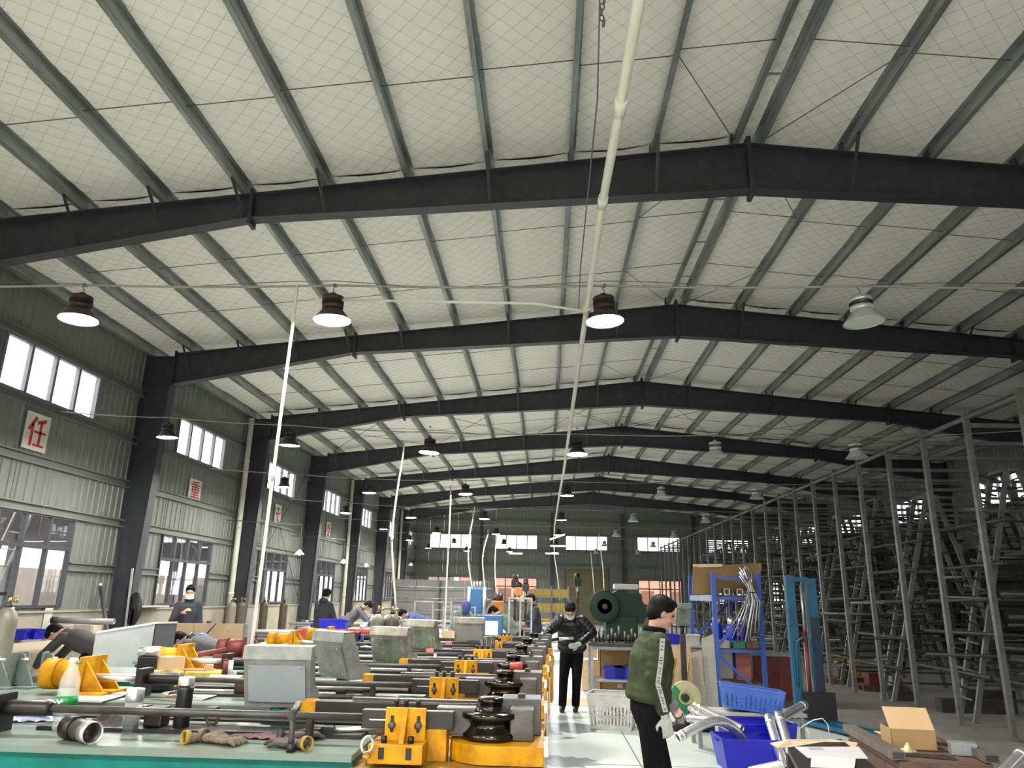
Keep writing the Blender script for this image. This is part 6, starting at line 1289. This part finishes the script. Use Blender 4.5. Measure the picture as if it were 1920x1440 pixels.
for k, (xa, xb, zt, m_, lab) in enumerate(((2.03, 2.40, .93, M_CARD, 'tan cardboard panel with two wooden handles by the saw'), (2.42, 2.60, .86, M_WOODB, 'grey brown plywood board leaning left of the blue rack'), (2.62, 2.82, 1.12, mat('grey_board', (.36, .34, .29), .7, 0, .08), 'tall pale grey board leaning on the blue rack'))):
    t = thing('plywood_board', lab, 'board', ((xa+xb)/2, 12.95+.06*k, 0)); mb = MB(); hw = (xb-xa)/2; lean = .12
    mb.add([(-hw, 0, 0), (hw, 0, 0), (hw, lean, zt), (-hw, lean, zt-.04*k), (-hw, .018, 0), (hw, .018, 0), (hw, lean+.018, zt), (-hw, lean+.018, zt-.04*k)], [(0, 1, 2, 3), (7, 6, 5, 4), (0, 4, 5, 1), (1, 5, 6, 2), (2, 6, 7, 3), (3, 7, 4, 0)]); obj('panel_face', mb, m_, t); obj('panel_edge', MB().box((hw-.012, lean-.0, zt*.98), (hw, lean+.02, zt+.005)), m_, t)
    if k == 0:
        for x in (-.12, .10): obj('wood_handle', MB().bar((x-.04, .0, .30), (x+.05, .05, .74), .028, .02), mat('orange_wood', (.45, .22, .05), .6), t)
for k, (px, py, z) in enumerate(((1262, 1198, .95), (1285, 1200, .95))): crate('parts_bin', ('blue bin with rods left of the blue rack', 'pale bin left of the blue rack')[k], (2.15+.35*k, 13.66, .92), R(5), .3, .26, .16, (M_BLUE, M_PAPR)[k], .9, False)
bench('side_bench', 'cluttered bench between the punch press and the blue rack', (2.38, 13.8, 0), 0, .88, .6, .92, M_WOODB); clutter(4, (2.0, 2.75, 13.9, 14.05), .92, 61, 'clutter on the side bench', 'on the bench left of the blue rack', ('box', 'tin', 'rod'))
t = thing('console_stand', 'grey green control console on a stand right of the walking man', 'console', (2.22, 12.6, 0)); control_box(t, (0, 0, 1.26), R(4), .24, M_CONG, M_CONG); obj('stand_column', MB().box((-.04, .05, .05), (.04, .13, 1.14)), M_IRON, t); obj('stand_foot', MB().cbox((0, .09, .025), (.4, .4, .05), bev=.01), M_IRON, t)
# ------------------------------------------------------------------ foreground steel table
ZB = .80; A_, B_, C_, D_ = atZ(1592, 1373, ZB), atZ(1686, 1428, ZB), atZ(1862, 1434, ZB), atZ(1768, 1384, ZB)
t = thing('layout_table', 'dark rusty steel table with square tubes along its edges in the right foreground', 'table', (A_.x, A_.y, 0)); o3 = Vector((A_.x, A_.y, 0))
tp = MB(); q4 = [A_-o3, B_-o3, C_-o3, D_-o3]; tp.add([q+Vector((0, 0, -.05)) for q in q4]+q4, [(3, 2, 1, 0), (4, 5, 6, 7)]+[(k, (k+1) % 4, 4+(k+1) % 4, 4+k) for k in range(4)]); obj('table_top', tp, M_RUST, t)
M_TOPB = mat('table_brown', (.13, .10, .08), .6, .2, .3, 7)
for nm, a, b in (('edge_tube', q4[0], q4[1]), ('edge_tube', q4[3], q4[2])):
    d = (b-a).normalized(); e = MB(); s_ = d.cross(Vector((0, 0, 1)))*.03; c1, c2 = a+Vector((0, 0, .03)), b+Vector((0, 0, .03))
    w = obj(nm, MB().bar(c1, c2, .075, .045), M_TOPB, t); obj('tube_bore', MB().bar(c2-d*.002, c2+d*.0015, .062, .034), M_BLACK, w)
for q in q4: i_ = q+(sum(q4, Vector())/4-q)*.08; obj('leg', MB().box((i_.x-.03, i_.y-.03, 0), (i_.x+.03, i_.y+.03, ZB-.05)), M_RUST, t)
for q in range(2): obj('apron', MB().bar(q4[(0, 1)[q]]+Vector((0, 0, -.10)), q4[(1, 2)[q]]+Vector((0, 0, -.10)), .02, .12), M_RUST, t)
ctr = atZ(1716, 1408, ZB+.0)
t = thing('open_carton', 'open tan cardboard box on the rusty table', 'box', (ctr.x+.02, ctr.y+.12, ZB+.002), R(-6)); w_, d_, h_ = .26, .20, .115
for nm, a, b, m_ in (('box_front', (-w_/2, -d_/2, 0), (w_/2, -d_/2+.004, h_), M_CARDD), ('box_back', (-w_/2, d_/2-.004, 0), (w_/2, d_/2, h_), M_CARDD), ('box_side', (-w_/2, -d_/2, 0), (-w_/2+.004, d_/2, h_), M_CARDD), ('box_side', (w_/2-.004, -d_/2, 0), (w_/2, d_/2, h_), M_CARDD), ('box_bottom', (-w_/2, -d_/2, 0), (w_/2, d_/2, .004), M_CARDD)): obj(nm, MB().box(a, b), m_, t)
obj('box_flap', MB().cbox((-.004, -d_/2+.055, h_+.055), (w_, .004, .155), rx=R(-43)), mat('flap_tan', (.52, .33, .17), .8, 0, .04), t)
crumple('wrapper', 'crumpled yellow and white wrapper on the rusty table', 'wrapper', atZ(1703, 1414, ZB)+Vector((0, 0, .002)), .12, .08, .06, mat('yellow_wrap', (.55, .47, .22), .6, 0, .2, 12), 71, R(40))
slab('steel_block', 'pale grey steel block right of the cardboard box', 'block', atZ(1812, 1418, ZB)+Vector((0, .03, .002)), (.14, .09, .07), M_BENCH, R(-15))
for k, (px, py, rz, L) in enumerate(((1735, 1420, -20, .30), (1790, 1400, -35, .28), (1655, 1394, -52, .2))): t = thing('flat_bar', ('dark flat bar in front of the cardboard box', 'grey flat bar behind the steel block', 'short rusty bar at the left edge of the table')[k], 'bar', atZ(px, py, ZB)+Vector((0, 0, .002)), R(rz)); obj('bar_web', MB().cbox((0, 0, .008), (L, .05, .014)), (M_BLACK, M_IRON2, M_RUST)[k], t); obj('bar_hole', MB().cbox((L*.35, 0, .0155), (.03, .015, .002)), M_BLACK, t)
sheet_item('cardboard_scrap', 'small tan cardboard scrap left of the open box', 'cardboard', [atZ(1640, 1385, ZB), atZ(1674, 1390, ZB), atZ(1673, 1396, ZB), atZ(1655, 1393, ZB)], M_CARDL, .004, .045)
# left neighbour: cart with papers
A2, B2, C2, D2 = atZ(1476, 1402, ZB), atZ(1502, 1450, ZB), atZ(1680, 1452, ZB), atZ(1600, 1386, ZB)
o4 = Vector((A2.x, A2.y, 0)); q5 = [A2-o4, B2-o4, C2-o4-Vector((.06, 0, 0)), D2-o4-Vector((.08, .0, 0))]; t = thing('work_cart', 'dark steel cart with white papers and cardboard on it', 'cart', o4)
tp = MB(); tp.add([q+Vector((0, 0, -.03)) for q in q5]+q5, [(3, 2, 1, 0), (4, 5, 6, 7)]+[(k, (k+1) % 4, 4+(k+1) % 4, 4+k) for k in range(4)]); obj('cart_top', tp, M_IRON, t)
for q in q5: i_ = q+(sum(q5, Vector())/4-q)*.06; obj('leg', MB().box((i_.x-.02, i_.y-.02, 0), (i_.x+.02, i_.y+.02, ZB-.03)), M_IRON, t)
for z in (.3, .55): obj('cart_rail', MB().bar(q5[0]+Vector((.02, 0, z-ZB)), q5[1]+Vector((.02, 0, z-ZB)), .02, .03), M_IRON, t)
for k in range(8): solo('cart_tube', MB().pipe([(0, -.02, 0), (.35, .05, 0)], .022, .003, 10), M_CHROME, ORD[k % 7]+(' bright tube end from the back at the side of the dark cart' if k < 7 else ' bright tube end, the frontmost at the side of the cart'), 'tube', A2+Vector((.03-.012*k, -.06-.055*k, -.12-.06*(k % 3))), R(8), 'tube ends in the cart')
sheet_item('drawing_sheet', 'large white drawing sheet on the dark cart', 'paper', [atZ(1490, 1402, ZB), atZ(1610, 1402, ZB), atZ(1628, 1424, ZB), atZ(1515, 1423, ZB)], mat('drawing_paper', (.46, .43, .41), .8, 0, .05), .003, .003); sheet_item('drawing_sheet', 'smaller cream paper at the front of the dark cart', 'paper', [atZ(1522, 1420, ZB), atZ(1605, 1426, ZB), atZ(1602, 1446, ZB), atZ(1520, 1442, ZB)], M_PAPR, .003, .008)
sheet_item('drawing_label', 'grey printed patch on the white drawing sheet', 'print', [atZ(1514, 1404, ZB), atZ(1540, 1404, ZB), atZ(1546, 1409, ZB), atZ(1520, 1409, ZB)], mat('print_grey', (.30, .28, .30), .7), .001, .0065)
sheet_item('card_strip', 'long folded tan cardboard strip on the far edge of the cart', 'cardboard', [atY(1444, 1395, 5.25), atY(1480, 1388, 5.25), atY(1560, 1388, 5.3), atY(1608, 1394, 5.3), atY(1604, 1405, 5.22), atY(1530, 1399, 5.2), atY(1458, 1403, 5.2)], M_CARDL, .006, .0)
bent('bright_tube', 'shining tube end at the bottom right corner of the picture', [atY(1918, 1412, 4.6), atY(1898, 1432, 4.5), atY(1880, 1452, 4.4)], .03)
# stains and joints on the painted floor
M_STAIN = mat('floor_stain', (.17, .18, .17), .4, 0, .2, 5)
for k, (px, py, sx, sy) in enumerate(((1065, 1365, .55, .5), (1060, 1428, .40, .35), (1040, 1375, .12, .1), (1068, 1384, .1, .05))):
    r2 = random.Random(k); c = atZ(px, py, 0); mb = MB(); vs = [(0, 0, .0025)]+[(sx*(.6+.4*r2.random())*math.cos(a), sy*(.6+.4*r2.random())*math.sin(a), .0025) for a in [q*math.pi/12 for q in range(24)]]
    mb.add(vs, [(0, 1+q, 1+(q+1) % 24) for q in range(24)]); o = obj('floor_stain', mb, M_STAIN, fl, c)
obj('floor_joint', MB().box((1.0, 3, .001), (1.015, 46, .003)), mat('joint_dark', (.16, .17, .16), .8), fl)
for y in (8.5, 15, 21.5, 28): obj('floor_joint', MB().box((-.5, y, .001), (6, y+.012, .003)), MATS['joint_dark'], fl)
bpy.data.scenes.remove(TMP)
